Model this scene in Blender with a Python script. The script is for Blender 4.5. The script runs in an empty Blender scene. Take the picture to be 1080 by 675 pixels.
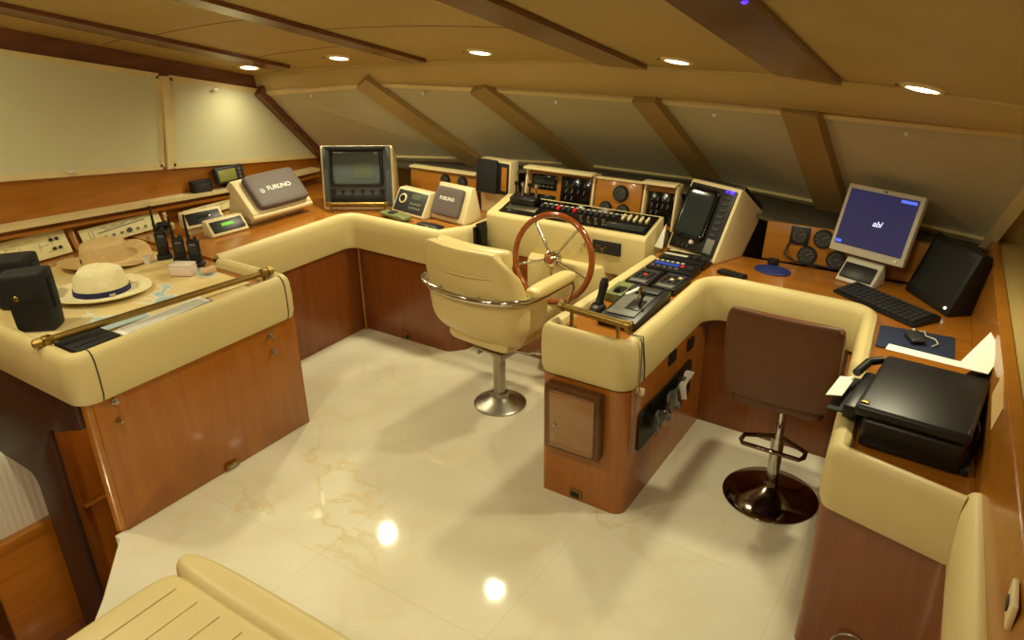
import bpy, bmesh, math, random
from math import sin, cos, pi, radians as R
from mathutils import Matrix, Vector, Euler, noise
random.seed(7)
SC = bpy.context.scene
COL = SC.collection

# ------------------------------------------------------------------ materials
def _nt(name):
    m = bpy.data.materials.new(name); m.use_nodes = True
    nt = m.node_tree
    return m, nt, nt.nodes['Principled BSDF']

def srgb(r, g, b):
    f = lambda c: ((c/255)/12.92 if c/255 <= .04045 else ((c/255+.055)/1.055)**2.4)
    return (f(r), f(g), f(b), 1)

def plain(name, c, rough=.5, metal=0, var=.06, scale=8, bump=0, bscale=200, coat=0):
    m, nt, b = _nt(name)
    col = srgb(*c)
    b.inputs['Roughness'].default_value = rough
    b.inputs['Metallic'].default_value = metal
    b.inputs['Coat Weight'].default_value = coat
    b.inputs['Coat Roughness'].default_value = .08
    tc = nt.nodes.new('ShaderNodeTexCoord')
    n = nt.nodes.new('ShaderNodeTexNoise'); n.inputs['Scale'].default_value = scale
    n.inputs['Detail'].default_value = 3
    nt.links.new(tc.outputs['Object'], n.inputs['Vector'])
    r = nt.nodes.new('ShaderNodeValToRGB')
    r.color_ramp.elements[0].position = .3; r.color_ramp.elements[1].position = .7
    r.color_ramp.elements[0].color = tuple(x*(1-var) for x in col[:3])+(1,)
    r.color_ramp.elements[1].color = tuple(min(1, x*(1+var)) for x in col[:3])+(1,)
    nt.links.new(n.outputs['Fac'], r.inputs['Fac'])
    nt.links.new(r.outputs['Color'], b.inputs['Base Color'])
    if bump:
        n2 = nt.nodes.new('ShaderNodeTexNoise'); n2.inputs['Scale'].default_value = bscale
        nt.links.new(tc.outputs['Object'], n2.inputs['Vector'])
        bp = nt.nodes.new('ShaderNodeBump'); bp.inputs['Strength'].default_value = bump
        bp.inputs['Distance'].default_value = .002
        nt.links.new(n2.outputs['Fac'], bp.inputs['Height'])
        nt.links.new(bp.outputs['Normal'], b.inputs['Normal'])
    return m

def wood(name, c1, c2, rough=.25, axis='Z', coat=.4):
    m, nt, b = _nt(name)
    tc = nt.nodes.new('ShaderNodeTexCoord'); mp = nt.nodes.new('ShaderNodeMapping')
    s = {'X': (1.2, 14, 14), 'Y': (14, 1.2, 14), 'Z': (14, 14, 1.2)}[axis]
    mp.inputs['Scale'].default_value = s
    nt.links.new(tc.outputs['Object'], mp.inputs['Vector'])
    n = nt.nodes.new('ShaderNodeTexNoise'); n.inputs['Scale'].default_value = 1.6
    n.inputs['Detail'].default_value = 6; n.inputs['Roughness'].default_value = .6
    n.inputs['Distortion'].default_value = .6
    nt.links.new(mp.outputs['Vector'], n.inputs['Vector'])
    r = nt.nodes.new('ShaderNodeValToRGB')
    r.color_ramp.elements[0].position = .3; r.color_ramp.elements[1].position = .72
    r.color_ramp.elements[0].color = srgb(*c1); r.color_ramp.elements[1].color = srgb(*c2)
    nt.links.new(n.outputs['Fac'], r.inputs['Fac'])
    nt.links.new(r.outputs['Color'], b.inputs['Base Color'])
    b.inputs['Roughness'].default_value = rough
    b.inputs['Coat Weight'].default_value = coat; b.inputs['Coat Roughness'].default_value = .1
    return m

def emit(name, c, s):
    m, nt, b = _nt(name)
    b.inputs['Base Color'].default_value = (0.01, .01, .01, 1)
    b.inputs['Emission Color'].default_value = srgb(*c)
    b.inputs['Emission Strength'].default_value = s
    return m

def marble():
    m, nt, b = _nt('polished_cream_marble')
    tc = nt.nodes.new('ShaderNodeTexCoord')
    def ns(sc, det, dist=0, rgh=.5):
        n = nt.nodes.new('ShaderNodeTexNoise'); n.inputs['Scale'].default_value = sc
        n.inputs['Detail'].default_value = det; n.inputs['Distortion'].default_value = dist
        n.inputs['Roughness'].default_value = rgh
        nt.links.new(tc.outputs['Object'], n.inputs['Vector']); return n
    base = ns(1.3, 5, .4)
    r0 = nt.nodes.new('ShaderNodeValToRGB')
    r0.color_ramp.elements[0].position = .3; r0.color_ramp.elements[1].position = .7
    r0.color_ramp.elements[0].color = srgb(212, 204, 178); r0.color_ramp.elements[1].color = srgb(234, 229, 210)
    nt.links.new(base.outputs['Fac'], r0.inputs['Fac'])
    def vein(sc, dist, width, strength, col, prev):
        n = ns(sc, 6, dist, .55)
        a = nt.nodes.new('ShaderNodeMath'); a.operation = 'SUBTRACT'; a.inputs[1].default_value = .5
        nt.links.new(n.outputs['Fac'], a.inputs[0])
        ab = nt.nodes.new('ShaderNodeMath'); ab.operation = 'ABSOLUTE'; nt.links.new(a.outputs[0], ab.inputs[0])
        mr = nt.nodes.new('ShaderNodeMapRange'); mr.inputs['From Min'].default_value = 0
        mr.inputs['From Max'].default_value = width; mr.inputs['To Min'].default_value = strength
        mr.inputs['To Max'].default_value = 0; nt.links.new(ab.outputs[0], mr.inputs['Value'])
        msk = ns(sc*.8+.3, 2)
        mm = nt.nodes.new('ShaderNodeMapRange'); mm.inputs['From Min'].default_value = .45
        mm.inputs['From Max'].default_value = .62
        nt.links.new(msk.outputs['Fac'], mm.inputs['Value'])
        ml = nt.nodes.new('ShaderNodeMath'); ml.operation = 'MULTIPLY'
        nt.links.new(mr.outputs['Result'], ml.inputs[0]); nt.links.new(mm.outputs['Result'], ml.inputs[1])
        mx = nt.nodes.new('ShaderNodeMix'); mx.data_type = 'RGBA'
        nt.links.new(ml.outputs[0], mx.inputs['Factor'])
        nt.links.new(prev, mx.inputs['A']); mx.inputs['B'].default_value = srgb(*col)
        return mx.outputs['Result']
    c = vein(.9, .7, .014, .5, (214, 184, 122), r0.outputs['Color'])
    c = vein(1.7, .5, .045, .32, (212, 190, 138), c)
    br = nt.nodes.new('ShaderNodeTexBrick'); br.offset = 0
    br.inputs['Scale'].default_value = 1; br.inputs['Mortar Size'].default_value = .0022
    br.inputs['Brick Width'].default_value = .8; br.inputs['Row Height'].default_value = .8
    br.inputs['Color1'].default_value = (1, 1, 1, 1); br.inputs['Color2'].default_value = (1, 1, 1, 1)
    br.inputs['Mortar'].default_value = (.9, .88, .83, 1)
    mp = nt.nodes.new('ShaderNodeMapping'); mp.inputs['Location'].default_value = (.33, .1, 0)
    nt.links.new(tc.outputs['Object'], mp.inputs['Vector']); nt.links.new(mp.outputs['Vector'], br.inputs['Vector'])
    mu = nt.nodes.new('ShaderNodeMix'); mu.data_type = 'RGBA'; mu.blend_type = 'MULTIPLY'
    mu.inputs['Factor'].default_value = 1
    nt.links.new(c, mu.inputs['A']); nt.links.new(br.outputs['Color'], mu.inputs['B'])
    nt.links.new(mu.outputs['Result'], b.inputs['Base Color'])
    b.inputs['Roughness'].default_value = .06
    return m

def blind_mat(name, c, pitch, axis='Z', depth=.5):
    m, nt, b = _nt(name)
    tc = nt.nodes.new('ShaderNodeTexCoord')
    w = nt.nodes.new('ShaderNodeTexWave'); w.wave_type = 'BANDS'; w.bands_direction = axis
    w.inputs['Scale'].default_value = .314/pitch; w.inputs['Distortion'].default_value = .15
    nt.links.new(tc.outputs['Object'], w.inputs['Vector'])
    bp = nt.nodes.new('ShaderNodeBump'); bp.inputs['Strength'].default_value = depth
    bp.inputs['Distance'].default_value = .004
    nt.links.new(w.outputs['Fac'], bp.inputs['Height']); nt.links.new(bp.outputs['Normal'], b.inputs['Normal'])
    col = srgb(*c)
    r = nt.nodes.new('ShaderNodeValToRGB')
    r.color_ramp.elements[0].color = tuple(x*.95 for x in col[:3])+(1,); r.color_ramp.elements[1].color = col
    nt.links.new(w.outputs['Fac'], r.inputs['Fac']); nt.links.new(r.outputs['Color'], b.inputs['Base Color'])
    b.inputs['Roughness'].default_value = .8
    return m

def chart_mat():
    m, nt, b = _nt('nautical_chart_paper')
    tc = nt.nodes.new('ShaderNodeTexCoord')
    n = nt.nodes.new('ShaderNodeTexNoise'); n.inputs['Scale'].default_value = 3.2
    n.inputs['Detail'].default_value = 6; n.inputs['Roughness'].default_value = .55
    mp = nt.nodes.new('ShaderNodeMapping'); mp.inputs['Location'].default_value = (.9, 2.3, .4)
    nt.links.new(tc.outputs['Object'], mp.inputs['Vector']); nt.links.new(mp.outputs['Vector'], n.inputs['Vector'])
    r = nt.nodes.new('ShaderNodeValToRGB'); r.color_ramp.interpolation = 'CONSTANT'
    e = r.color_ramp.elements
    e[0].position = 0; e[0].color = srgb(176, 198, 205)
    e[1].position = .36; e[1].color = srgb(205, 218, 215)
    for p, c in ((.375, (236, 230, 206)), (.39, (228, 206, 150)), (.5, (222, 196, 132))):
        x = e.new(p); x.color = srgb(*c)
    nt.links.new(n.outputs['Fac'], r.inputs['Fac']); nt.links.new(r.outputs['Color'], b.inputs['Base Color'])
    b.inputs['Roughness'].default_value = .35
    return m

M = dict(
    wood=wood('cherry_wood_vertical_grain', (148, 84, 18), (168, 101, 26), .3, 'Z'),
    woodred=wood('reddish_cherry_wood', (116, 60, 18), (136, 74, 26), .28, 'Z'),
    woodx=wood('cherry_wood_cross_grain', (146, 83, 19), (168, 101, 27), .28, 'X'),
    woody=wood('cherry_wood_long_grain', (150, 90, 22), (176, 110, 32), .28, 'Y'),
    woodlt=wood('teak_dash_veneer', (154, 96, 26), (174, 114, 38), .3, 'X'),
    woodtop=wood('cherry_worktop', (150, 90, 24), (174, 110, 34), .25, 'X'),
    wooddk=wood('mahogany_beam', (98, 56, 34), (122, 72, 44), .22, 'Y', .4),
    woodshade=wood('shaded_frame_wood', (48, 26, 18), (62, 36, 24), .5, 'Z', .05),  # shade on the stair frame's unlit face, put into its dark colour
    wheelwood=wood('varnished_wheel_rim', (118, 52, 16), (150, 72, 26), .15, 'X', 1),
    pad=plain('cream_padded_leather', (210, 192, 136), .5, var=.03, scale=5, bump=.25, bscale=260),
    chair=plain('cream_chair_leather', (214, 194, 134), .36, var=.03, scale=4, bump=.12, bscale=180),
    settee=plain('cream_settee_vinyl', (208, 190, 138), .4, var=.03, scale=3, bump=.1, bscale=120),
    seam=plain('dark_seam', (70, 54, 34), .7),
    vinyl=plain('ceiling_vinyl', (184, 158, 96), .55, var=.05, scale=2.5),
    header=plain('cream_vinyl_trim', (190, 166, 106), .5, var=.03, scale=3),
    mullion=plain('tan_mullion_vinyl', (166, 138, 84), .5, var=.05, scale=3),
    cream=plain('cream_plastic_housing', (226, 208, 164), .42, var=.02),
    creampnl=plain('cream_mimic_panel', (232, 220, 164), .45, var=.07, scale=10),
    frame=plain('cream_window_frame', (226, 208, 156), .45),
    boxbrown=plain('brown_acrylic_frame', (92, 60, 34), .25, var=.08),
    bl_side=blind_mat('pleated_sage_blind', (216, 214, 178), .016, 'Z', .12),
    bl_fore=blind_mat('pleated_fore_blind', (198, 190, 158), .03, 'Z', .05),
    marble=marble(),
    chrome=plain('polished_chrome', (205, 203, 198), .12, 1, var=.02),
    steel=plain('satin_steel', (170, 165, 155), .32, 1, var=.04),
    dkchrome=plain('dark_chrome', (120, 104, 92), .1, 1, var=.03),
    brass=plain('aged_brass', (158, 132, 72), .4, 1, var=.12, scale=20),
    black=plain('black_plastic', (15, 15, 17), .42, var=.1),
    blackg=plain('black_gloss', (12, 13, 15), .12, var=.05),
    darkgrey=plain('charcoal_plastic', (46, 46, 48), .5, var=.08),
    slate=plain('slate_bezel', (78, 84, 88), .4, var=.05),
    slatesc=plain('slate_crt_glass', (84, 94, 96), .12, var=.04),
    grey=plain('grey_plastic', (108, 106, 98), .5, var=.06),
    ledge=plain('dash_ledge_covering', (82, 74, 60), .8, var=.1, scale=14),
    screen=plain('dark_crt_glass', (40, 48, 50), .1, var=.03),
    screengr=plain('grey_green_screen', (90, 98, 82), .15, var=.05),
    cover=plain('brown_grey_soft_cover', (96, 84, 82), .6, var=.05, bump=.1),
    white=plain('white_paper', (240, 238, 230), .7, var=.02),
    whitepl=plain('white_plastic', (225, 222, 214), .35, var=.02),
    silver=plain('silver_plastic', (200, 194, 178), .35, var=.02),
    navy=plain('navy_cloth', (34, 44, 74), .85, var=.08, scale=30),
    blue=plain('blue_plastic', (28, 48, 120), .5),
    green=plain('dull_green_panel', (112, 120, 70), .5, var=.15, scale=30),
    brownl=plain('brown_leather', (98, 58, 30), .42, var=.05, bump=.1),
    straw=plain('pale_straw', (242, 230, 186), .8, var=.05, scale=50, bump=.5, bscale=220),
    tan=plain('tan_straw', (216, 184, 130), .85, var=.07, scale=50, bump=.5, bscale=220),
    band=plain('navy_hat_band', (22, 26, 84), .6),
    blackcl=plain('black_nylon_cloth', (24, 23, 24), .75, var=.15, scale=40, bump=.3, bscale=300),
    amber=plain('beige_lump', (214, 180, 138), .6, var=.1),
    red=plain('red_button', (190, 40, 30), .4),
    chartp=chart_mat(),
    fabric=blind_mat('pale_striped_bedding', (212, 206, 190), .03, 'Y', .35),
    lamp=emit('downlight_lens', (255, 240, 205), 9),
    lcd=emit('blue_lcd_backlight', (38, 36, 98), .5),
    lcdtx=emit('lit_screen_lettering', (235, 240, 255), 1.2),
    lcdbl=emit('lit_screen_bar', (90, 120, 255), 1.0),
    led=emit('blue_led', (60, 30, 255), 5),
    grn=emit('green_lcd', (120, 220, 40), 1.0),
    wled=emit('white_led', (255, 245, 210), 3),
    bpanel=emit('lit_blue_keys', (40, 90, 210), .5),
    lime=plain('unlit_lcd', (142, 146, 78), .3),
    night=plain('night_glass', (6, 7, 10), .05),
)
def tinted():
    m, nt, b = _nt('smoked_brown_acrylic')
    b.inputs['Base Color'].default_value = srgb(176, 134, 92)
    b.inputs['Roughness'].default_value = .12
    b.inputs['Alpha'].default_value = .75
    b.inputs['Coat Weight'].default_value = .6
    return m
M['tint'] = tinted()

# ------------------------------------------------------------------ mesh builder
class MB:
    def __init__(s, xf=None):
        s.bm = bmesh.new(); s.xf = xf
    def _x(s, vs, m=None):
        for v in vs:
            if m is not None: v.co = m @ v.co
            if s.xf is not None: v.co = s.xf @ v.co
    def box(s, c, d, rot=None, bev=0, seg=2):
        r = bmesh.ops.create_cube(s.bm, size=1)
        vs = r['verts']
        for v in vs: v.co = Vector((v.co.x*d[0], v.co.y*d[1], v.co.z*d[2]))
        if bev:
            es = list({e for v in vs for e in v.link_edges})
            rb = bmesh.ops.bevel(s.bm, geom=es, offset=bev, segments=seg, affect='EDGES', profile=.5)
            vs = list({v for v in rb['verts']} | {v for v in vs if v.is_valid})
        m = Matrix.Translation(c)
        if rot is not None: m = m @ (rot.to_4x4() if isinstance(rot, Matrix) else Euler(rot).to_matrix().to_4x4())
        s._x(vs, m); return s
    def prism(s, poly, z0, z1, bev=0, seg=2, m=None, flip=False):
        b = [s.bm.verts.new((x, y, z0)) for x, y in poly]
        t = [s.bm.verts.new((x, y, z1)) for x, y in poly]
        n = len(poly)
        fs = [s.bm.faces.new(list(reversed(b))), s.bm.faces.new(t)]
        for i in range(n): fs.append(s.bm.faces.new((b[i], b[(i+1) % n], t[(i+1) % n], t[i])))
        bmesh.ops.recalc_face_normals(s.bm, faces=fs)
        vs = b+t
        if bev:
            es = list({e for f in fs for e in f.edges})
            rb = bmesh.ops.bevel(s.bm, geom=es, offset=bev, segments=seg, affect='EDGES', profile=.5)
            vs = list({v for v in rb['verts']} | {v for v in vs if v.is_valid})
        s._x(vs, m); return s
    def xprism(s, prof, x0, x1, bev=0, seg=2):
        # profile in (y, z) extruded along x
        m = Matrix(((0, 0, 1, 0), (1, 0, 0, 0), (0, 1, 0, 0), (0, 0, 0, 1)))
        return s.prism(prof, x0, x1, bev, seg, m)
    def cyl(s, p0, p1, r0, r1=None, n=24, bev=0):
        p0, p1 = Vector(p0), Vector(p1); r1 = r0 if r1 is None else r1
        d = p1-p0; q = d.to_track_quat('Z', 'Y').to_matrix().to_4x4()
        r = bmesh.ops.create_cone(s.bm, cap_ends=True, segments=n, radius1=r0, radius2=r1, depth=d.length)
        vs = r['verts']
        if bev:
            es = list({e for f in {f for v in vs for f in v.link_faces} if len(f.verts) == n for e in f.edges})
            rb = bmesh.ops.bevel(s.bm, geom=es, offset=bev, segments=2, affect='EDGES')
            vs = list({v for v in rb['verts']} | {v for v in vs if v.is_valid})
        s._x(vs, Matrix.Translation((p0+p1)/2) @ q); return s
    def tube(s, pts, r, n=10, closed=False):
        P = [Vector(p) for p in pts]; N = len(P); rings = []
        up = Vector((0, 0, 1)); prev = None
        for i in range(N):
            a = P[(i-1) % N] if (closed or i > 0) else P[i]
            b = P[(i+1) % N] if (closed or i < N-1) else P[i]
            t = (b-a).normalized()
            if prev is None:
                u = t.cross(up)
                if u.length < .05: u = t.cross(Vector((1, 0, 0)))
                u.normalize()
            else:
                u = prev-t*prev.dot(t)
                u = u.normalized() if u.length > 1e-6 else t.orthogonal().normalized()
            prev = u; w = t.cross(u)
            rr = r[i] if isinstance(r, (list, tuple)) else r
            rings.append([s.bm.verts.new(P[i]+u*rr*cos(2*pi*k/n)+w*rr*sin(2*pi*k/n)) for k in range(n)])
        fs = []
        for i in range(N if closed else N-1):
            A, B = rings[i], rings[(i+1) % N]
            sh = 0
            if closed and i == N-1:
                best = min(range(n), key=lambda h: (A[0].co-B[h].co).length); sh = best
            for k in range(n):
                fs.append(s.bm.faces.new((A[k], A[(k+1) % n], B[(k+1+sh) % n], B[(k+sh) % n])))
        if not closed:
            fs.append(s.bm.faces.new(rings[0])); fs.append(s.bm.faces.new(rings[-1]))
        bmesh.ops.recalc_face_normals(s.bm, faces=fs)
        s._x([v for g in rings for v in g]); return s
    def lathe(s, prof, m=None, n=40, fn=None):
        # profile [(r, z)] around z
        rings = []
        for r, z in prof:
            if r < 1e-6: rings.append([s.bm.verts.new((0, 0, z))])
            else: rings.append([s.bm.verts.new((r*cos(2*pi*k/n), r*sin(2*pi*k/n), z)) for k in range(n)])
        fs = []
        for A, B in zip(rings, rings[1:]):
            for k in range(n):
                a0, a1 = A[k % len(A)], A[(k+1) % len(A)]; b0, b1 = B[k % len(B)], B[(k+1) % len(B)]
                q = []
                for v in (a0, a1, b1, b0):
                    if v not in q: q.append(v)
                if len(q) > 2: fs.append(s.bm.faces.new(q))
        bmesh.ops.recalc_face_normals(s.bm, faces=fs)
        vs = [v for g in rings for v in g]
        if fn:
            for v in vs: v.co = Vector(fn(*v.co))
        s._x(vs, m); return s
    def torus(s, Rr, r, m=None, n=56, k=14):
        vs = []; g = []
        for i in range(n):
            a = 2*pi*i/n; row = []
            for j in range(k):
                b = 2*pi*j/k
                row.append(s.bm.verts.new(((Rr+r*cos(b))*cos(a), (Rr+r*cos(b))*sin(a), r*sin(b))))
            g.append(row); vs += row
        for i in range(n):
            for j in range(k):
                s.bm.faces.new((g[i][j], g[(i+1) % n][j], g[(i+1) % n][(j+1) % k], g[i][(j+1) % k]))
        s._x(vs, m); return s
    def pillow(s, d, fn=None, m=None, nu=22, nv=22, p=5.0):
        # padded slab, x-z extent d[0] x d[2], thickness d[1] along y
        def w(i, n): return sin(pi/2*(2*i/n-1))
        top, bot = [], []
        for j in range(nv+1):
            v = w(j, nv); rt, rb = [], []
            for i in range(nu+1):
                u = w(i, nu)
                h = max(0, (1-abs(u)**p))**(1/p)*max(0, (1-abs(v)**p))**(1/p)
                edge = i in (0, nu) or j in (0, nv)
                # round the plan corners
                x, z = u*d[0]/2, v*d[2]/2
                c = max(0, abs(u)**6*abs(v)**6)
                x *= 1-.05*c; z *= 1-.05*c
                A = s.bm.verts.new((x, -h*d[1]/2, z)); rt.append(A)
                rb.append(A if edge else s.bm.verts.new((x, h*d[1]/2, z)))
            top.append(rt); bot.append(rb)
        fs = []
        for j in range(nv):
            for i in range(nu):
                for g, fl in ((top, 0), (bot, 1)):
                    q = [g[j][i], g[j][i+1], g[j+1][i+1], g[j+1][i]]
                    if fl: q.reverse()
                    fs.append(s.bm.faces.new(q))
        vs = list({v for g in (top, bot) for r in g for v in r})
        if fn:
            for v in vs: v.co = Vector(fn(*v.co))
        bmesh.ops.recalc_face_normals(s.bm, faces=fs)
        s._x(vs, m); return s
    def sweep(s, path, prof, z=None):
        # open planar path; profile [(inward offset, z)] closed; outward is to the right of travel
        N = len(path); P = [Vector((x, y)) for x, y in path]; rings = []
        for i in range(N):
            ds = []
            if i > 0: ds.append((P[i]-P[i-1]).normalized())
            if i < N-1: ds.append((P[i+1]-P[i]).normalized())
            ns = [Vector((d.y, -d.x)) for d in ds]
            n = sum(ns, Vector((0, 0))).normalized(); k = 1/max(.3, n.dot(ns[0]))
            rings.append([s.bm.verts.new((P[i].x-n.x*o*k, P[i].y-n.y*o*k, zz)) for o, zz in prof])
        fs = []; K = len(prof)
        for A, B in zip(rings, rings[1:]):
            for k in range(K): fs.append(s.bm.faces.new((A[k], A[(k+1) % K], B[(k+1) % K], B[k])))
        fs.append(s.bm.faces.new(rings[0])); fs.append(s.bm.faces.new(rings[-1]))
        bmesh.ops.recalc_face_normals(s.bm, faces=fs)
        s._x([v for g in rings for v in g]); return s
    def slab(s, quad, t):
        # quad of 3D points thickened along its normal by t
        q = [Vector(p) for p in quad]
        n = (q[1]-q[0]).cross(q[-1]-q[0]).normalized()*t
        a = [s.bm.verts.new(p) for p in q]; b = [s.bm.verts.new(p+n) for p in q]; k = len(q)
        fs = [s.bm.faces.new(list(reversed(a))), s.bm.faces.new(b)]
        for i in range(k): fs.append(s.bm.faces.new((a[i], a[(i+1) % k], b[(i+1) % k], b[i])))
        bmesh.ops.recalc_face_normals(s.bm, faces=fs)
        s._x(a+b); return s
    def grid(s, f, nu, nv, t=0):
        g = [[s.bm.verts.new(f(i/nu, j/nv)) for i in range(nu+1)] for j in range(nv+1)]
        fs = [s.bm.faces.new((g[j][i], g[j][i+1], g[j+1][i+1], g[j+1][i])) for j in range(nv) for i in range(nu)]
        if t:
            h = [[s.bm.verts.new(v.co+Vector((0, 0, t))) for v in r] for r in g]
            fs += [s.bm.faces.new((h[j+1][i], h[j+1][i+1], h[j][i+1], h[j][i])) for j in range(nv) for i in range(nu)]
            for i in range(nu):
                fs.append(s.bm.faces.new((g[0][i+1], g[0][i], h[0][i], h[0][i+1])))
                fs.append(s.bm.faces.new((g[nv][i], g[nv][i+1], h[nv][i+1], h[nv][i])))
            for j in range(nv):
                fs.append(s.bm.faces.new((g[j][0], g[j+1][0], h[j+1][0], h[j][0])))
                fs.append(s.bm.faces.new((g[j+1][nu], g[j][nu], h[j][nu], h[j+1][nu])))
        bmesh.ops.recalc_face_normals(s.bm, faces=fs)
        return s
    def build(s, name, mat, parent=None, ang=38):
        me = bpy.data.meshes.new(name); s.bm.to_mesh(me); s.bm.free()
        me.materials.append(M[mat] if isinstance(mat, str) else mat)
        me.polygons.foreach_set('use_smooth', [True]*len(me.polygons))
        me.set_sharp_from_angle(angle=R(ang)); me.update()
        o = bpy.data.objects.new(name, me); COL.objects.link(o)
        if parent is not None: o.parent = parent
        return o

def thing(name, label, cat, loc=(0, 0, 0), rz=0, group=None):
    o = bpy.data.objects.new(name, None); o.empty_display_size = .1
    COL.objects.link(o); o.location = loc; o.rotation_euler = (0, 0, R(rz))
    o['label'] = label; o['category'] = cat
    if group: o['group'] = group
    return o
def tag(o, label, cat, group=None, loc=None, rz=None):
    o['label'] = label; o['category'] = cat
    if group: o['group'] = group
    if loc is not None: o.location = loc
    if rz is not None: o.rotation_euler = (0, 0, R(rz))
    return o
def struct(o): o['kind'] = 'structure'; return o
def plabel(o, l): o['label'] = l; return o
def dup(root, loc, rz=None, label=None):
    r = root.copy(); COL.objects.link(r); r.location = loc
    if rz is not None: r.rotation_euler = (0, 0, R(rz))
    if label: r['label'] = label
    for ch in list(root.children):
        c = ch.copy(); COL.objects.link(c); c.parent = r
        for g in ch.children:
            d = g.copy(); COL.objects.link(d); d.parent = c
    return r
def face(c, a):
    # frame on a panel facing -y whose top leans back by a degrees: u right, v up the panel, w out of it
    s, k = sin(R(a)), cos(R(a))
    return Matrix(((1, 0, 0, c[0]), (0, s, -k, c[1]), (0, k, s, c[2]), (0, 0, 0, 1)))
def lettering(name, body, size, mat, parent, xf, depth=.0008, shear=0):
    cu = bpy.data.curves.new(name, 'FONT'); cu.body = body; cu.size = size
    cu.align_x = 'CENTER'; cu.align_y = 'CENTER'; cu.extrude = depth; cu.shear = shear; cu.offset = size*.012
    tmp = bpy.data.objects.new(name, cu); COL.objects.link(tmp)
    bpy.context.view_layer.update()
    me = bpy.data.meshes.new_from_object(tmp.evaluated_get(bpy.context.evaluated_depsgraph_get()))
    bpy.data.objects.remove(tmp); bpy.data.curves.remove(cu)
    me.transform(xf); me.materials.clear(); me.materials.append(M[mat])
    o = bpy.data.objects.new(name, me); COL.objects.link(o); o.parent = parent
    return o
def fillet(pts, radii, n=7):
    out = [pts[0]]
    for i in range(1, len(pts)-1):
        r = radii[i-1]
        p = Vector(pts[i]); a = Vector(pts[i-1])-p; b = Vector(pts[i+1])-p
        if r <= 0: out.append(tuple(p)); continue
        la, lb = a.length, b.length; a.normalize(); b.normalize()
        th = math.acos(max(-1, min(1, a.dot(b)))); t = min(r/math.tan(th/2), la*.45, lb*.45); rr = t*math.tan(th/2)
        c = p+(a+b).normalized()*(rr/sin(th/2))
        s0, s1 = p+a*t-c, p+b*t-c
        a0 = math.atan2(s0.y, s0.x); a1 = math.atan2(s1.y, s1.x); d = (a1-a0+pi) % (2*pi)-pi
        for k in range(n+1):
            x = a0+d*k/n; out.append((c.x+rr*cos(x), c.y+rr*sin(x)))
    out.append(pts[-1]); return out
def rrect(w, h, r, n=5):
    o = []
    for cx, cy, a in ((w/2-r, h/2-r, 0), (-w/2+r, h/2-r, 90), (-w/2+r, -h/2+r, 180), (w/2-r, -h/2+r, 270)):
        for k in range(n+1): o.append((cx+r*cos(R(a+90*k/n)), cy+r*sin(R(a+90*k/n))))
    return o
def padprof(z0, z1, t=.07):
    return [(0.006, z0), (-.004, z0+.03), (-.006, (z0+z1)/2), (-.002, z1-.04), (.006, z1-.018), (.018, z1-.004), (.033, z1),
            (t-.025, z1-.001), (t-.008, z1-.01), (t, z1-.03), (t, z0)]

# ------------------------------------------------------------------ room shell
WT = .785                       # worktop height
def cz(x, y): return 1.67-.25*(y-3.6)-.19*((x+2)/2.15)**2
def lerp_tab(tab, x):
    if x <= tab[0][0]: return tab[0][1]
    for (a, va), (b, vb) in zip(tab, tab[1:]):
        if x <= b:
            t = (x-a)/(b-a)
            return va+(vb-va)*t if not isinstance(va, tuple) else tuple(p+(q-p)*t for p, q in zip(va, vb))
    return tab[-1][1]
EDGE = [(-4.2, 3.27), (-3.85, 3.33), (-3.5, 3.40), (-2.9, 3.45), (-2.3, 3.45), (-1.7, 3.42), (-1.2, 3.33), (-.85, 3.17), (-.5, 3.0), (0, 2.8), (.62, 2.5)]
TOP = [(-4.2, (3.29, 1.47)), (-3.32, (3.5, 1.54)), (-2.6, (3.68, 1.53)), (-1.53, (3.68, 1.53)), (-.755, (3.55, 1.54)), (.18, (3.3, 1.55)), (.62, (3.12, 1.55))]
def rwx(y): return .225-.073*(y-1.2)

def bar(mb, p, q, w, t, up=(0, 0, 1)):
    p, q = Vector(p), Vector(q); d = q-p; z = d.normalized(); u = Vector(up)
    x = u.cross(z).normalized(); y = z.cross(x)
    m = Matrix((x, y, z)).transposed()
    mb.box((p+q)/2, (w, t, d.length), m)
    return mb

fl = MB(); fl.prism([(-2.735, 1.12), (-2.70, 1.12), (-2.44, .90), (-2.30, .76), (-2.30, -1.3), (.6, -1.3), (.6, 4.4), (-4.15, 4.4), (-4.15, 2.17), (-2.735, 2.17)], -.06, 0)
struct(fl.build('floor', 'marble'))
struct(MB().box((-3.2, .45, -1.03), (2.1, 3.5, .06)).build('floor_lower', 'wooddk'))
struct(MB().sweep([(-2.71, 1.13), (-2.445, .905), (-2.305, .765), (-2.305, -1.3)], [(.0, -1), (.0, -.061), (-.03, -.061), (-.03, -1)]).build('wall_stairwell', 'wood'))
struct(MB().box((-4.19, 1.5, .8), (.08, 5.8, 3.7)).build('wall_left', 'woody'))
struct(MB().box((.64, 1.5, 1.0), (.08, 5.8, 4.1)).build('wall_right', 'header'))
struct(MB().box((-1.78, -1.34, 1.0), (4.76, .08, 4.1)).build('wall_rear', 'woodx'))
struct(MB().grid(lambda u, v: (-4.2+4.82*u, -1.3+(lerp_tab(EDGE, -4.2+4.82*u)+1.3)*v, cz(-4.2+4.82*u, -1.3+(lerp_tab(EDGE, -4.2+4.82*u)+1.3)*v)), 48, 40, .04).build('ceiling', 'vinyl'))
def hdr(u, v):
    x = -4.2+4.82*u; e = lerp_tab(EDGE, x); y1, z1 = lerp_tab(TOP, x); z0 = cz(x, e)
    k = .35*sin(pi*v)*.12
    return (x, e+(y1-e)*v, z0+(z1-z0)*v-k)
struct(MB().grid(hdr, 48, 6, .04).build('trim_1', 'header'))
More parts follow.
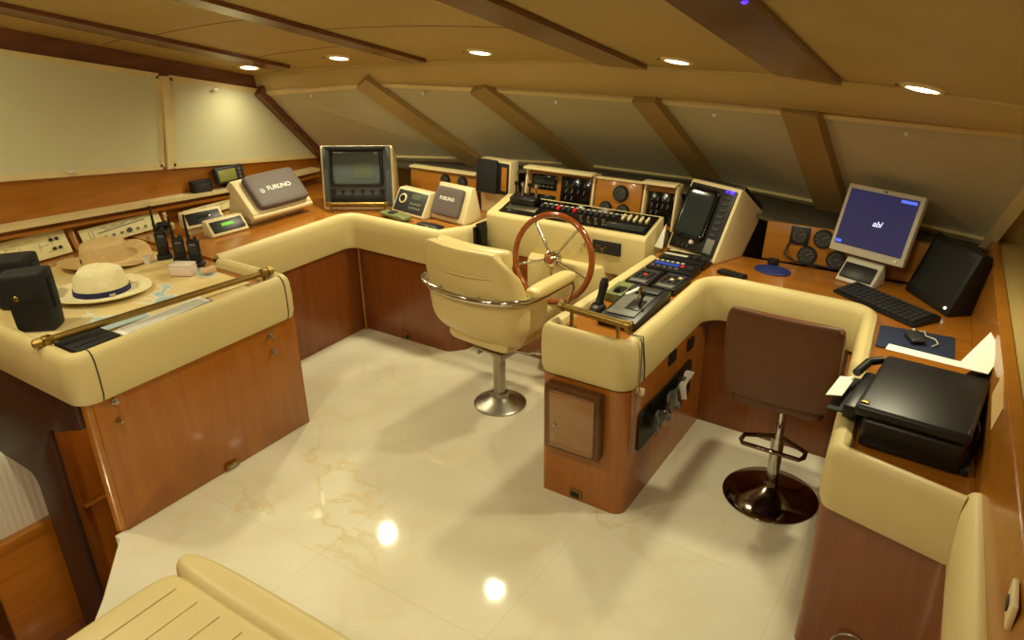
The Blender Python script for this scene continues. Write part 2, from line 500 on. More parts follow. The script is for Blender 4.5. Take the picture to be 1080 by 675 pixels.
# small raised moulding where ceiling meets header
def arc(fn, x0, x1, n=40): return [fn(x0+(x1-x0)*i/n) for i in range(n+1)]
struct(MB().tube(arc(lambda x: (x, lerp_tab(EDGE, x)-.015, cz(x, lerp_tab(EDGE, x)-.015)), -4.12, .58), .010, 8).build('trim_2', 'header'))
# veneered ceiling beams running fore and aft
def beam(x0, x1, y0, y1):
    mb = MB()
    mb.grid(lambda u, v: (x0+(x1-x0)*u, y0+(y1-y0)*v, cz(x0+(x1-x0)*u, y0+(y1-y0)*v)-.022), 3, 20, .02)
    return mb
n = 3
for x0, x1, y1 in ((-3.83, -3.70, 3.2), (-2.90, -2.77, 3.36), (-1.67, -1.44, 3.33), (-.77, -.53, 2.98)):
    struct(beam(x0, x1, -1.25, y1).build('trim_%d' % n, 'wooddk')); n += 1
# ceiling panel seams
for x0, x1, y in ((-3.69, -2.88, 2.35), (-2.77, -1.68, 2.62), (-3.69, -2.88, 2.95), (-4.1, -3.81, 2.3)):
    mb = MB().grid(lambda u, v: (x0+(x1-x0)*u, y+.006*v, cz(x0+(x1-x0)*u, y)-.002), 8, 1, .002)
    struct(mb.build('trim_%d' % n, 'seam')); n += 1
# beam above the left windows
wtop = lambda y: 1.806-.232*(y-1.816)
wsill = lambda y: 1.224-.124*(y-1.655)
struct(MB().slab([(-4.148, -1.25, wtop(-1.25)+.004), (-4.148, 3.29, wtop(3.29)+.004), (-4.148, 3.29, cz(-4.15, 3.29)-.002), (-4.148, -1.25, cz(-4.15, -1.25)-.002)], -.03).build('trim_%d' % n, 'wooddk')); n += 1
# left windows: frame, dark pane, pleated blind
def polyframe(poly, w, t, up):
    mb = MB()
    for a, b in zip(poly, poly[1:]+poly[:1]): bar(mb, a, b, t, w, up)
    return mb
w1 = [(-4.139, .3, wsill(.3)), (-4.139, 2.515, wsill(2.515)), (-4.139, 2.60, wtop(2.60)), (-4.139, .3, wtop(.3))]
w2 = [(-4.139, 2.585, wsill(2.585)), (-4.139, 3.79, wsill(3.79)), (-4.139, 3.30, wtop(3.30)), (-4.139, 2.67, wtop(2.67))]
def inset(poly, k):
    c = sum((Vector(p) for p in poly), Vector())/len(poly)
    return [tuple(c+(Vector(p)-c)*k) for p in poly]
def bars(poly, w, t):
    mb = MB()
    c = sum((Vector(p) for p in poly), Vector())/len(poly)
    nrm = (Vector(poly[1])-Vector(poly[0])).cross(Vector(poly[-1])-Vector(poly[0])).normalized()
    for a, b in zip(poly, poly[1:]+poly[:1]): bar(mb, a, b, w, t, nrm)
    return mb
for i, w in enumerate((w1, w2)):
    fr = bars(w, .03, .022)
    struct(fr.build('window_%d' % (i+1), 'frame'))
struct(MB().slab([(-4.139, 2.535, wsill(2.55)-.012), (-4.139, 2.57, wsill(2.55)-.012), (-4.139, 2.655, wtop(2.65)+.004), (-4.139, 2.615, wtop(2.62)+.004)], .028).build('trim_61', 'frame'))
b1 = MB().slab([(-4.128+(-.008), p[1], p[2]) for p in inset(w1, .99)], .006).build('pleated_blind', 'bl_side')
tag(b1, 'large pale sage pleated blind closed over the aft left side window', 'blind')
b2 = MB().slab([(-4.128+(-.008), p[1], p[2]) for p in inset(w2, .985)], .006).build('pleated_blind', 'bl_side')
tag(b2, 'pale pleated blind with slanted front edge over the forward left side window', 'blind')
# little catches on the blinds
for o, y, z in ((b1, 1.98, wsill(1.98)+.012), (b2, 2.95, wtop(2.95)-.03)):
    MB().box((-4.115, y, z), (.012, .035, .014), bev=.003).build('catch', 'whitepl', o)
# windscreen
Bp = [(-4.11, 3.79, .965), (-2.92, 4.05, 1.012), (-2.22, 4.27, 1.005), (-1.37, 4.28, .998), (-.66, 4.13, .985), (.05, 3.86, .985)]
Tp = [(-4.11, 3.32, 1.462), (-3.32, 3.5, 1.54), (-2.58, 3.68, 1.53), (-1.55, 3.68, 1.53), (-.755, 3.55, 1.54), (.2, 3.3, 1.55)]
blab = ['narrowing beige fore window blind at the far left corner behind the bulky black monitor',
        'beige fore window blind above the two round gauges, second from the left corner',
        'beige fore window blind directly ahead of the steering wheel',
        'beige fore window blind behind the large tilted black radar',
        'beige fore window blind at the right corner behind the lit blue screen']
V = Vector
for i in range(5):
    q = [V(Bp[i]), V(Bp[i+1]), V(Tp[i+1]), V(Tp[i])]
    nr = (q[1]-q[0]).cross(q[3]-q[0]).normalized()           # points into the room
    if nr.y > 0: nr = -nr
    pane = [p-nr*.05 for p in q]
    fr = bars([tuple(p) for p in inset(q, 1.0)], .03, .05)
    fr.slab(pane, .004)
    struct(fr.build('window_%d' % (i+3), 'frame'))
    bl = [tuple(Vector(p)+nr*.012) for p in inset(q, .985)]
    o = MB().slab(bl, .006).build('fore_blind', 'bl_fore')
    tag(o, blab[i], 'blind', 'blinds across the raked fore windows')
    bt = [V(p) for p in bl]
    bar(MB(), bt[0].lerp(bt[3], .03)+nr*.01, bt[1].lerp(bt[2], .03)+nr*.01, .016, .02, nr).build('bottom_rail', 'frame', o)
    mm = bt[2].lerp(bt[3], .55)+nr*.014-V((0, 0, .03))
    MB().box(mm, (.02, .012, .018), bev=.003).build('catch', 'whitepl', o)
mw = [.05, .12, .14, .14, .17, .05]
for i in range(6):
    b, t = V(Bp[i]), V(Tp[i])
    a = V(Bp[max(0, i-1)]); c = V(Bp[min(5, i+1)]); lat = (c-a).normalized()
    nr = lat.cross(t-b).normalized()
    if nr.y > 0: nr = -nr
    mb = MB(); bar(mb, b+nr*.03-(t-b)*.03, t+nr*.03+(t-b)*.07, mw[i], .07, nr)
    struct(mb.build('trim_%d' % n, 'mullion' if 0 < i < 5 else ('frame' if i else 'wooddk'))); n += 1
struct(MB().slab([(.05, 3.875, .975), (.62, 3.72, .975), (.62, 3.10, 1.62), (.19, 3.31, 1.56)], .02).build('wall_corner', 'header'))
# slanted cream strip at the left windscreen corner
mb = MB(); bar(mb, (-4.09, 3.80, .98), (-4.09, 3.31, 1.485), .02, .025, (1, 0, 0)); struct(mb.build('trim_%d' % n, 'frame')); n += 1
# dash ledge under the windscreen
FR = [(-4.14, 3.72, .96), (-3.3, 3.715, .99), (-2.66, 3.715, .995), (-2.34, 3.69, 1.075), (-1.34, 3.69, 1.075), (-.86, 3.715, .975), (.03, 3.715, .965)]
BK = [(-4.14, 3.82, .955), (-2.92, 4.08, .965), (-2.22, 4.30, .975), (-1.37, 4.31, .97), (-.66, 4.16, .955), (.06, 3.88, .955)]
def tab(T, x):
    q = lerp_tab([(p[0], (p[1], p[2])) for p in T], x); return q
def ledge(u, v):
    x = -4.14+4.17*u; a = tab(FR, x); b = tab(BK, x)
    return (x, a[0]+(b[0]-a[0])*v, a[1]+(b[1]-a[1])*v)
struct(MB().grid(ledge, 60, 4, -.02).build('trim_%d' % n, 'ledge')); n += 1
# bow wall below the windscreen
struct(MB().sweep([(-4.14, 3.83), (-2.92, 4.10), (-2.22, 4.32), (-1.37, 4.33), (-.66, 4.18), (.09, 3.90), (.6, 3.7)], [(0, 0), (0, .97), (-.03, .97), (-.03, 0)]).build('wall_fore', 'header'))
# right side: wood upstand and cream shelf
struct(MB().slab([(rwx(.0), .0, WT), (rwx(3.83), 3.83, WT), (rwx(3.83)+.03, 3.83, 1.0), (rwx(0)+.03, 0, 1.0)], -.02).build('trim_%d' % n, 'woodlt')); n += 1
struct(MB().prism([(rwx(0)+.035, 0), (.598, 0), (.598, 3.7), (rwx(3.86)+.035, 3.88)], .985, 1.0).build('trim_%d' % n, 'header')); n += 1
mb = MB(); bar(mb, (rwx(0)+.03, 0, 1.0), (rwx(3.84)+.03, 3.84, 1.0), .03, .02); struct(mb.build('trim_%d' % n, 'woodlt')); n += 1
so = MB().box((0, 0, 0), (.012, .09, .06), bev=.004).build('socket_plate', 'cream')
tag(so, 'small cream socket plate on the wooden upstand at the right edge', 'socket', loc=(rwx(1.42)-.003, 1.42, .955))
MB().box((-.008, 0, 0), (.004, .03, .02), bev=.001).build('outlet', 'darkgrey', so)
nt_ = MB().box((0, 0, 0), (.002, .19, .078)).build('note', plain('tan_note_paper', (214, 178, 120), .7))
tag(nt_, 'pale tan paper note stuck on the wooden upstand beside the printer', 'note', loc=(rwx(2.29)+.0015, 2.29, .953)); nt_.rotation_euler = (R(6), R(8), R(4))

# left ledge over the mimic panels
LZ = [(-1.3, 1.10), (1.5, .985), (3.0, .885), (3.7, .875)]
mb = MB()
for (ya, yb) in ((-1.25, 1.5), (1.5, 3.0), (3.0, 3.66)):
    za, zb = lerp_tab(LZ, ya), lerp_tab(LZ, yb)
    mb.slab([(-4.149, ya, za), (-4.149, yb, zb), (-4.06, yb, zb), (-4.06, ya, za)], -.022)
struct(mb.build('trim_%d' % n, 'frame')); n += 1
mb = MB()
for (ya, yb) in ((-1.25, 1.5), (1.5, 3.0), (3.0, 3.66)):
    za, zb = lerp_tab(LZ, ya)-.03, lerp_tab(LZ, yb)-.03
    bar(mb, (-4.07, ya, za), (-4.07, yb, zb), .014, .016)
struct(mb.build('trim_%d' % n, 'woody')); n += 1

# ------------------------------------------------------------------ ceiling downlights
LCOL = (1, .92, .58)
LP = [(-3.94, 3.09, 'leftmost of the five round ceiling downlights, above the left windows'),
      (-3.25, 3.17, 'second round ceiling downlight from the left'),
      (-2.28, 3.19, 'middle round ceiling downlight between two dark beams'),
      (-1.20, 3.08, 'second round ceiling downlight from the right'),
      (-.25, 2.80, 'rightmost round ceiling downlight, above the lit blue screen')]
def downlight(x, y, lab, power, vis=True):
    sx = -2*.19*(x+2)/2.15**2
    q = Vector((-sx, .25, 1)).normalized()
    rot = q.to_track_quat('Z', 'Y').to_euler()
    z = cz(x, y)
    t = thing('downlight', lab, 'ceiling light', (x, y, z), 0, 'recessed downlights along the fore edge of the ceiling' if vis else 'recessed downlights in the aft ceiling')
    t.rotation_euler = rot
    MB().lathe([(.050, .012), (.050, -.004), (.052, -.010), (.064, -.010), (.072, -.003), (.072, .004), (.050, .012)]).build('rim', 'frame', t)
    MB().lathe([(0, -.013), (.030, -.012), (.0495, -.008), (.0495, .004), (0, .004)]).build('lens', 'lamp', t)
    MB().cyl((.098, 0, -.006), (.098, 0, 0.004), .006, n=12).build('fixing', 'brass', t)
    L = bpy.data.lights.new('downlight_lamp', 'SPOT'); L.energy = power; L.color = LCOL
    L.spot_size = R(160 if vis else 172); L.spot_blend = 1; L.shadow_soft_size = .05
    lo = bpy.data.objects.new('downlight_lamp', L); COL.objects.link(lo)
    lo.location = Vector((x, y, z))-q*.035; lo.rotation_euler = rot if vis else Euler((R(8), 0, 0))
    return t
for (x, y, lab), pw in zip(LP, (11, 40, 40, 38, 36)): downlight(x, y, lab, pw)
for x, y, lab in ((-3.4, .9, 'left round downlight in the aft ceiling'), (-2.1, .9, 'middle round downlight in the aft ceiling'),
                  (-.9, .9, 'right round downlight in the aft ceiling'), (-2.6, -.5, 'left round downlight in the rearmost row'), (-.6, -.5, 'right round downlight in the rearmost row')):
    downlight(x, y, lab, 44, False)
bl = MB().lathe([(0, -.006), (.006, -.004), (.008, 0), (0, .002)], n=16).build('beam_reflection', 'led')  # blue reflection on the beam, made as a glowing dot
tag(bl, 'tiny blue reflection on the dark ceiling beam at the top edge, made as a glowing dot', 'light', loc=(-.54, 1.76, cz(-.54, 1.76)-.024))

# unseen lamp added low in the stairwell to light the berth
t = thing('stair_fill_light', 'small square lamp added out of view in the stairwell wall', 'light', (-2.345, .25, -.35), 90)
MB().box((0, .006, 0), (.09, .012, .06), bev=.003).build('rim', 'frame', t); MB().box((0, .013, 0), (.07, .004, .04), bev=.001).build('lens', 'lamp', t)
L_ = bpy.data.lights.new('stair_fill_lamp', 'POINT'); L_.energy = 13; L_.color = LCOL; L_.shadow_soft_size = .05
lo = bpy.data.objects.new('stair_fill_lamp', L_); COL.objects.link(lo); lo.location = (-2.42, .25, -.33)
t = thing('panel_fill_light', 'small lamp added out of view under the chart table to brighten the inner panel', 'light', (-2.93, 1.62, .742))  # hidden lamp added under the table to brighten the inner panel
MB().lathe([(.034, 0), (.034, -.012), (.026, -.012), (.026, 0)], n=24).build('rim', 'frame', t); MB().lathe([(0, -.009), (.025, -.008), (.025, -.002), (0, -.002)], n=24).build('lens', 'lamp', t)
L_ = bpy.data.lights.new('panel_fill_lamp', 'POINT'); L_.energy = 5; L_.color = LCOL; L_.shadow_soft_size = .03
lo = bpy.data.objects.new('panel_fill_lamp', L_); COL.objects.link(lo); lo.location = (-2.93, 1.62, .70)

# ------------------------------------------------------------------ built-in furniture
BZ0, BZ1 = .612, .825
# --- chart table (front panel, end panel, dark frame towards the stairwell)
ct = thing('chart_table', 'wooden chart table with cream padded edge and brass rail at left', 'chart table', (-3.4, 1.65, 0))
L = lambda x, y, z=0: (x+3.4, y-1.65, z)
def lp(pts): return [(x+3.4, y-1.65) for x, y in pts]
MB().box(L(-2.730, 1.668, .37), (.022, 1.00, .735), bev=.004).build('front_panel', 'wood', ct)
MB().cyl(L(-2.757, 1.172, 0), L(-2.757, 1.172, .66), .030, n=24).build('corner_post', 'woodlt', ct)
MB().box(L(-3.02, 2.165, .37), (.6, .02, .735)).build('end_panel', 'wood', ct)
MB().prism(lp([(-4.146, 1.14), (-2.74, 1.14), (-2.74, 2.165), (-4.146, 2.165)]), .745, WT).build('work_surface', 'woodtop', ct)
pth = fillet([(-4.14, 1.115), (-2.702, 1.115), (-2.702, 2.185), (-3.20, 2.185)], [.085, .05])
MB().sweep(lp(pth), padprof(BZ0, BZ1, .065)).build('padded_edge', 'pad', ct)
for y in (1.205, 2.125):
    q = MB().sweep(lp([(-2.702, y), (-2.702, y+.006)]), [(o-.0012, zz+(.0012 if zz > .75 else 0)) for o, zz in padprof(BZ0, BZ1, .065)]).build('seam', 'seam', ct)
    plabel(q, 'dark seam across the cream padded edge')
for y, z in ((1.245, .59), (1.245, .50), (2.015, .565), (2.015, .48)):
    la = MB(); la.cyl(L(-2.714, y, z), L(-2.706, y, z), .013, n=18, bev=.002); la.cyl(L(-2.706, y, z), L(-2.690, y, z), .006, .009, n=14)
    plabel(la.build('latch', 'brass' if z < .55 and y < 1.5 else 'steel', ct), 'small metal push latch')
sk = MB(); sk.box(L(-2.710, 1.69, .022), (.008, .07, .03), bev=.003); plabel(sk.build('floor_socket', 'brass', ct), 'small brass plate at the foot of the front panel')
MB().box(L(-2.705, 1.69, .022), (.004, .04, .016), bev=.002).build('slot', 'steel', ct)
# hanging edge strip beneath the chart
rl = MB(); z = .838
rl.cyl(L(-2.925, 1.13, z), L(-2.80, 2.13, z), .0145, n=20)
rail = plabel(rl.build('guard_rail', 'brass', ct), 'brass rail along the front of the table')
for x, y in ((-2.922, 1.16), (-2.803, 2.10)):
    pm = MB(); pm.cyl(L(x, y, WT), L(x, y, WT+.008), .024, n=20); pm.cyl(L(x, y, WT+.008), L(x, y, z), .009, n=14); pm.box(L(x, y, z), (.04, .044, .04), bev=.012)
    pm.build('rail_post', 'brass', rail)
for x, y, s in ((-2.925, 1.13, -1), (-2.80, 2.13, 1)):
    pm = MB(); pm.cyl(L(x-.002*s, y-.01*s, z), L(x+.003*s, y+.022*s, z), .021, .017, n=20, bev=.004); pm.build('end_cap', 'brass', rail)
# dark frame with rounded openings facing the stairwell, reaching below the floor
def frame_panel():
    mb = MB()
    xs = (-4.14, -2.735)
    # top rail outline with the rounded opening shoulders, then the post
    def arch(c, r, a0, a1, n=8): return [(c[0]+r*cos(R(a0+(a1-a0)*k/n)), c[1]+r*sin(R(a0+(a1-a0)*k/n))) for k in range(n+1)]
    out = [(-4.14, .735), (-2.772, .735), (-2.772, .50)]
    out += arch((-3.0, .34), .08, 80, 180)             # right opening's left shoulder
    out += [(-3.08, -.96), (-3.35, -.96)]
    out += arch((-3.42, .0), .07, 0, 90)               # left opening's right shoulder
    out += [(-4.14, .07)]
    m = Matrix(((1, 0, 0, 3.4), (0, 0, -1, 1.147-1.65), (0, 1, 0, 0), (0, 0, 0, 1)))
    mb.prism(out, 0, .024, .004, 2, m)
    return mb
fp = struct(frame_panel().build('wall_stair', 'woodshade')); fp.location = (-3.4, 1.65, 0)
struct(MB().box((-3.15, 1.635, -.18), (.02, .97, 1.34)).build('wall_berth', 'wood'))
struct(MB().box((-3.132, 1.66, -.065), (.03, .94, .012), bev=.003).build('trim_60', 'woodlt'))
tag(ct, ct['label'], 'chart table')
# berth seen below through the frame
be = thing('berth', 'low wooden berth with pale striped cover seen through the dark stair frame', 'berth', (-3.85, 1.5, -1.0))
MB().box((.24, .0, .3), (.03, 1.2, .6), bev=.004).build('side_board', 'woody', be)
MB().box((.235, .0, .625), (.05, 1.2, .06), bev=.006).build('top_rail', 'woody', be)
MB().pillow((.44, 1.2, .5), lambda x, y, z: (x, y, z+.84), nu=12, nv=12, p=8).build('bedding', 'fabric', be)

# --- corner counter: two cabinets under one L-shaped worktop
def cab(name, label, pts, rad, o, mat='wood'):
    t = thing(name, label, 'cabinet', o); mat = mat if name.startswith('pen') else 'woodred'
    MB().prism([(x-o[0], y-o[1]) for x, y in fillet(pts+[pts[0]], rad)[:-1]], 0, .592).build('body', mat, t)
    return t
c1 = cab('left_cabinet', 'wooden cabinet under the left counter between chart table and corner', [(-4.13, 2.20), (-3.295, 2.20), (-3.295, 3.70), (-4.13, 3.70)], [0, 0, 0], (-3.7, 2.9, 0))
c2 = cab('fore_cabinet', 'wooden cabinet with rounded end below the small covered display', [(-3.293, 3.205), (-2.60, 3.205), (-2.52, 3.30), (-2.52, 3.70), (-3.293, 3.70)], [.07, .06, 0, 0], (-2.9, 3.4, 0))
o = c2.location
fs = MB(); fs.cyl((-2.92-o.x, 3.205-o.y, .03), (-2.92-o.x, 3.193-o.y, .03), .024, n=20, bev=.003); plabel(fs.build('floor_socket', 'brass', c2), 'round brass socket at the foot of the cabinet')
MB().cyl((-2.92-o.x, 3.194-o.y, .03), (-2.92-o.x, 3.190-o.y, .03), .014, n=16).build('socket_hole', 'black', c2)
MB().cyl((-3.283-o.x, 3.198-o.y, 0.0), (-3.283-o.x, 3.198-o.y, .59), .010, n=12).build('corner_bead', 'woody', c2)
cc = thing('corner_worktop', 'L-shaped wooden worktop with cream padded edge in the far left corner', 'worktop', (-3.3, 3.2, .594))
def lc(pts): return [(x+3.3, y-3.2) for x, y in pts]
MB().prism(lc(fillet([(-4.13, 2.20), (-3.30, 2.20), (-3.30, 3.155), (-2.545, 3.155), (-2.465, 3.36), (-2.465, 3.70), (-4.13, 3.70)], [0, .05, .03, 0, 0])), .002, WT-.594).build('worktop', 'woodtop', cc)
pth = fillet([(-3.265, 2.20), (-3.265, 3.125), (-2.55, 3.105), (-2.435, 3.30), (-2.435, 3.56)], [.07, .03, .03])
MB().sweep(lc(pth), padprof(.001, .812-.594, .06)).build('padded_edge', 'pad', cc)

# --- right side: peninsula, niche and side cabinets under one continuous worktop
rc = cab('peninsula_cabinet', 'wooden peninsula cabinet with smoked box on its end, right of the helm chair', [(-1.385, 3.60), (-1.405, 2.345), (-1.015, 2.345), (-1.02, 3.60)], [.02, .05, 0], (-.9, 2.9, 0))
cab('niche_cabinet', 'wooden cabinet at the back of the bar stool niche', [(-1.017, 3.60), (-1.017, 3.268), (-.372, 3.25), (-.372, 3.60)], [0, 0, 0], (-.7, 3.4, 0))
sc_ = cab('side_cabinet', 'wooden cabinet at the right edge below the printer', [(-.370, 3.60), (-.370, 3.25), (-.235, 2.07), (.115, 1.98), (.172, .9), (rwx(.9)-.02, .9), (rwx(3.6)-.02, 3.6)], [0, .04, .03, .0, 0, 0], (-.1, 2.4, 0))
def lr(pts): return [(x+.9, y-2.9) for x, y in pts]
def lr3(x, y, z): return (x+.9, y-2.9, z)
rw = thing('console_worktop', 'continuous wooden worktop with cream padded edge over peninsula, niche and right counter', 'worktop', (-.9, 2.9, .594))
top = fillet([(-1.38, 3.64), (-1.40, 2.35), (-1.02, 2.35), (-1.02, 3.235), (-.31, 3.19), (-.215, 2.05), (.13, 1.96), (.182, .9), (rwx(.9)-.02, .9), (rwx(3.64)-.02, 3.64)],
             [.04, .05, .05, .07, .05, 0, 0, 0])
MB().prism(lr(top), .002, WT-.594).build('worktop', 'woodtop', rw)
pth = fillet([(-1.385, 3.34), (-1.415, 2.325), (-1.0, 2.325), (-1.0, 3.205), (-.335, 3.175), (-.235, 2.025), (.115, 1.935)], [.05, .075, .09, .06, .05])
MB().sweep(lr(pth), padprof(BZ0-.008-.594, BZ1-.008-.594, .062)).build('padded_edge', 'pad', rw)
MB().sweep(lr([(.115, 1.99), (.172, .9)]), padprof(.006, .825-.594, .07)).build('padded_edge', 'pad', rw)
# peninsula end: smoked box, brass socket
bx = MB(); bx.box(lr3(-1.237, 2.318, .42), (.255, .05, .305), bev=.008); bx2 = bx.build('box_frame', 'boxbrown', rc)
plabel(bx2, 'brown framed box on the end of the peninsula')
MB().box(lr3(-1.237, 2.292, .42), (.215, .006, .262), bev=.012).build('box_window', M['tint'], bx2)
MB().cyl(lr3(-1.31, 2.29, .39), lr3(-1.31, 2.282, .39), .007, n=12).build('box_lock', 'steel', bx2)
s = MB(); s.box(lr3(-1.233, 2.342, .035), (.062, .012, .042), bev=.005); plabel(s.build('floor_socket', 'brass', rc), 'brass-rimmed black socket at the foot of the peninsula')
MB().box(lr3(-1.233, 2.336, .034), (.042, .006, .026), bev=.002).build('socket_hole', 'black', rc)
# right side of the peninsula: two black sockets, recessed pocket, knob with cord
for y, z in ((2.80, .565), (3.03, .535)):
    MB().box(lr3(-1.008-.012*(y-2.345), y, z), (.02, .07, .055), bev=.003).build('black_socket', 'black', rc)
pk = MB(); m = Matrix(((0, 0, 1, lr3(-1.018, 0, 0)[0]), (1, 0, 0, 2.76-2.9), (0, 1, 0, .355), (0, 0, 0, 1)))
pk.prism(rrect(.60, .185, .02), -.01, .012, m=m); plabel(pk.build('pocket', 'black', rc), 'dark recessed pocket in the side of the peninsula')
kb = MB(); kb.cyl(lr3(-1.015, 2.43, .575), lr3(-.985, 2.43, .575), .014, .018, n=18, bev=.003); plabel(kb.build('knob', 'cream', rc), 'cream knob on the peninsula side')
MB().tube([lr3(-1.0, 2.40, .823), lr3(-.992, 2.40, .80), lr3(-.989, 2.395, .70), lr3(-.990, 2.395, .60), lr3(-.996, 2.394, .57), lr3(-1.005, 2.393, .45), lr3(-1.006, 2.392, .30)], .003, 6).build('cord', 'grey', rw).location.z = -.594
MB().tube([lr3(-1.06, 2.41, .823), lr3(-1.0, 2.425, .818), lr3(-.988, 2.43, .70), lr3(-.988, 2.435, .625)], .003, 6).build('cord', 'darkgrey', rw).location.z = -.594
# peninsula brass rail
r = MB(); zr = .865; r.cyl(lr3(-1.355, 2.43, zr), lr3(-1.055, 2.395, zr), .0155, n=20); rr = plabel(r.build('guard_rail', 'brass', rw), 'short brass rail across the end of the peninsula'); rr.location.z = -.594
for x, y in ((-1.315, 2.425), (-1.095, 2.40)):
    p = MB(); p.cyl(lr3(x, y, WT), lr3(x, y, WT+.006), .022, n=18); p.cyl(lr3(x, y, WT+.006), lr3(x, y, zr-.012), .008, n=12); p.build('rail_post', 'brass', rr)
for x, y, k in ((-1.362, 2.431, -1), (-1.048, 2.394, 1)):
    p = MB(); p.cyl(lr3(x-.016*k, y, zr), lr3(x+.016*k, y-.002*k, zr), .022, n=20, bev=.006); p.build('end_cap', 'brass', rr)
# round pull on the right-hand cabinet front
p = MB(); p.torus(.06, .004, Matrix.Translation(lr3(-.06, 2.018, .11)) @ Matrix.Rotation(pi/2, 4, 'X'), 40, 10); q = p.build('ring_pull', 'steel', sc_); q.location = Vector((-.9, 2.9, 0))-sc_.location

# --- helm console between the counters
hc = thing('helm_console', 'cream helm console with switch panel behind the wooden steering wheel', 'console', (-1.86, 3.4, 0))
h3 = lambda x, y, z: (x+1.86, y-3.4, z)
MB().xprism([(-.05, .665), (-.045, .872), (-.035, .888), (.18, .945), (.19, .945), (.19, .86), (.33, .86), (.33, .665)], -.53, .455, .006).build('cream_face', 'pad', hc)
MB().box((-.03, .12, .33), (.95, .20, .66), bev=.01).build('footwell_panel', 'woodx', hc)
MB().prism([(-.27, .03), (-.20, -.13), (.20, -.13), (.27, .03)], .30, .70, .02).build('wheel_pedestal', 'pad', hc)
# vent grille on the face
F = face((.245, -.053, .808), 1)
v = MB(F); v.box((0, 0, .002), (.165, .07, .008), bev=.003); vg = v.build('vent_grille', 'black', hc)
for k in range(5):
    MB(F).box((0, -.024+.012*k, .007), (.145, .005, .004)).build('vent_slat', 'darkgrey', vg)
# switch panel strip on the sloping top
a = 90-math.degrees(math.atan2(.057, .215)); F = face((-.01, .072, .919), a)
sp = MB(F); sp.box((0, -.0, .003), (.90, .185, .008), bev=.003); spn = plabel(sp.build('switch_panel', 'blackg', hc), 'black panel of switches along the console top')
for k in range(14):
    u = -.22+.034*k
    MB(F).box((u, .02, .012), (.02, .032, .014), bev=.003).build('switch', 'red' if k in (3, 6) else 'darkgrey', spn)
for k in range(5):
    MB(F).box((.275+.034*k, .03, .013), (.012, .05, .016), bev=.003).build('switch', 'cream', spn)
for k in range(16):
    MB(F).box((-.22+.034*k, .055, .0075), (.022, .009, .002)).build('switch_label', 'silver', spn)
for k in range(4):
    MB(F).cyl((.06+.045*k, -.05, .006), (.06+.045*k, -.05, .03), .011, .009, n=14).build('toggle', 'steel', spn)
MB(F).box((.32, -.055, .009), (.22, .05, .006), bev=.002).build('display', 'screen', spn)
gl = MB(); gl.tube([(.10+.012*k+.010*sin(k*2.1), -.058, .80+.018*sin(k*1.7)) for k in range(13)], .004, 6); plabel(gl.build('gold_flourish', 'brass', hc), 'gold script-like flourish on the cream face')
# throttle block at the left of the switch panel
tb = MB(F); tb.box((-.34, .03, .028), (.17, .08, .045), bev=.01); tb.build('control_block', 'black', hc)
for k in range(4):
    t = MB(F); u = -.40+.045*k; t.cyl((u, .03, .05), (u, .05, .10), .006, n=10); t.cyl((u, .05, .10), (u, .056, .122), .012, n=12, bev=.004)
    t.build('lever', 'chrome' if k % 2 else 'black', hc)
MB(F).box((-.32, -.04, .010), (.20, .05, .012), bev=.003).build('gauge_strip', 'steel', hc)

# ------------------------------------------------------------------ instruments along the left and fore dash
def gauge(parent, u, v, r, F, square=False):
    mb = MB(F)
    if square: mb.box((u, v, .006), (r*2, r*2, .016), bev=.004)
    else: mb.cyl((u, v, -.002), (u, v, .014), r, r*.95, 28, .003)
    g = mb.build('gauge', 'black', parent)
    d = MB(F); d.cyl((u, v, .0135), (u, v, .0152), r*.76, n=28); d.build('dial', 'darkgrey', g)
    t = MB(F)
    for k in range(9):
        a = R(220-k*32.5); t.box((u+r*.62*cos(a), v+r*.62*sin(a), .016), (r*.16, .003, .001), (0, 0, a))
    t.box((u+r*.2, v+r*.15, .0165), (r*.6, .003, .001), (0, 0, R(35))); t.build('pointer', 'grey', g)
    return g
def merge_marks(o, mb, mat):
    # printed lines belong to the plate's own mesh, in a second material
    n0 = len(o.data.polygons); tmp = bpy.data.meshes.new('tmp'); mb.bm.to_mesh(tmp); mb.bm.free()
    bm = bmesh.new(); bm.from_mesh(o.data); bm.from_mesh(tmp)
    for i, f in enumerate(bm.faces): f.material_index = 0 if i < n0 else 1
    bm.to_mesh(o.data); bm.free(); bpy.data.meshes.remove(tmp); o.data.materials.append(M[mat])
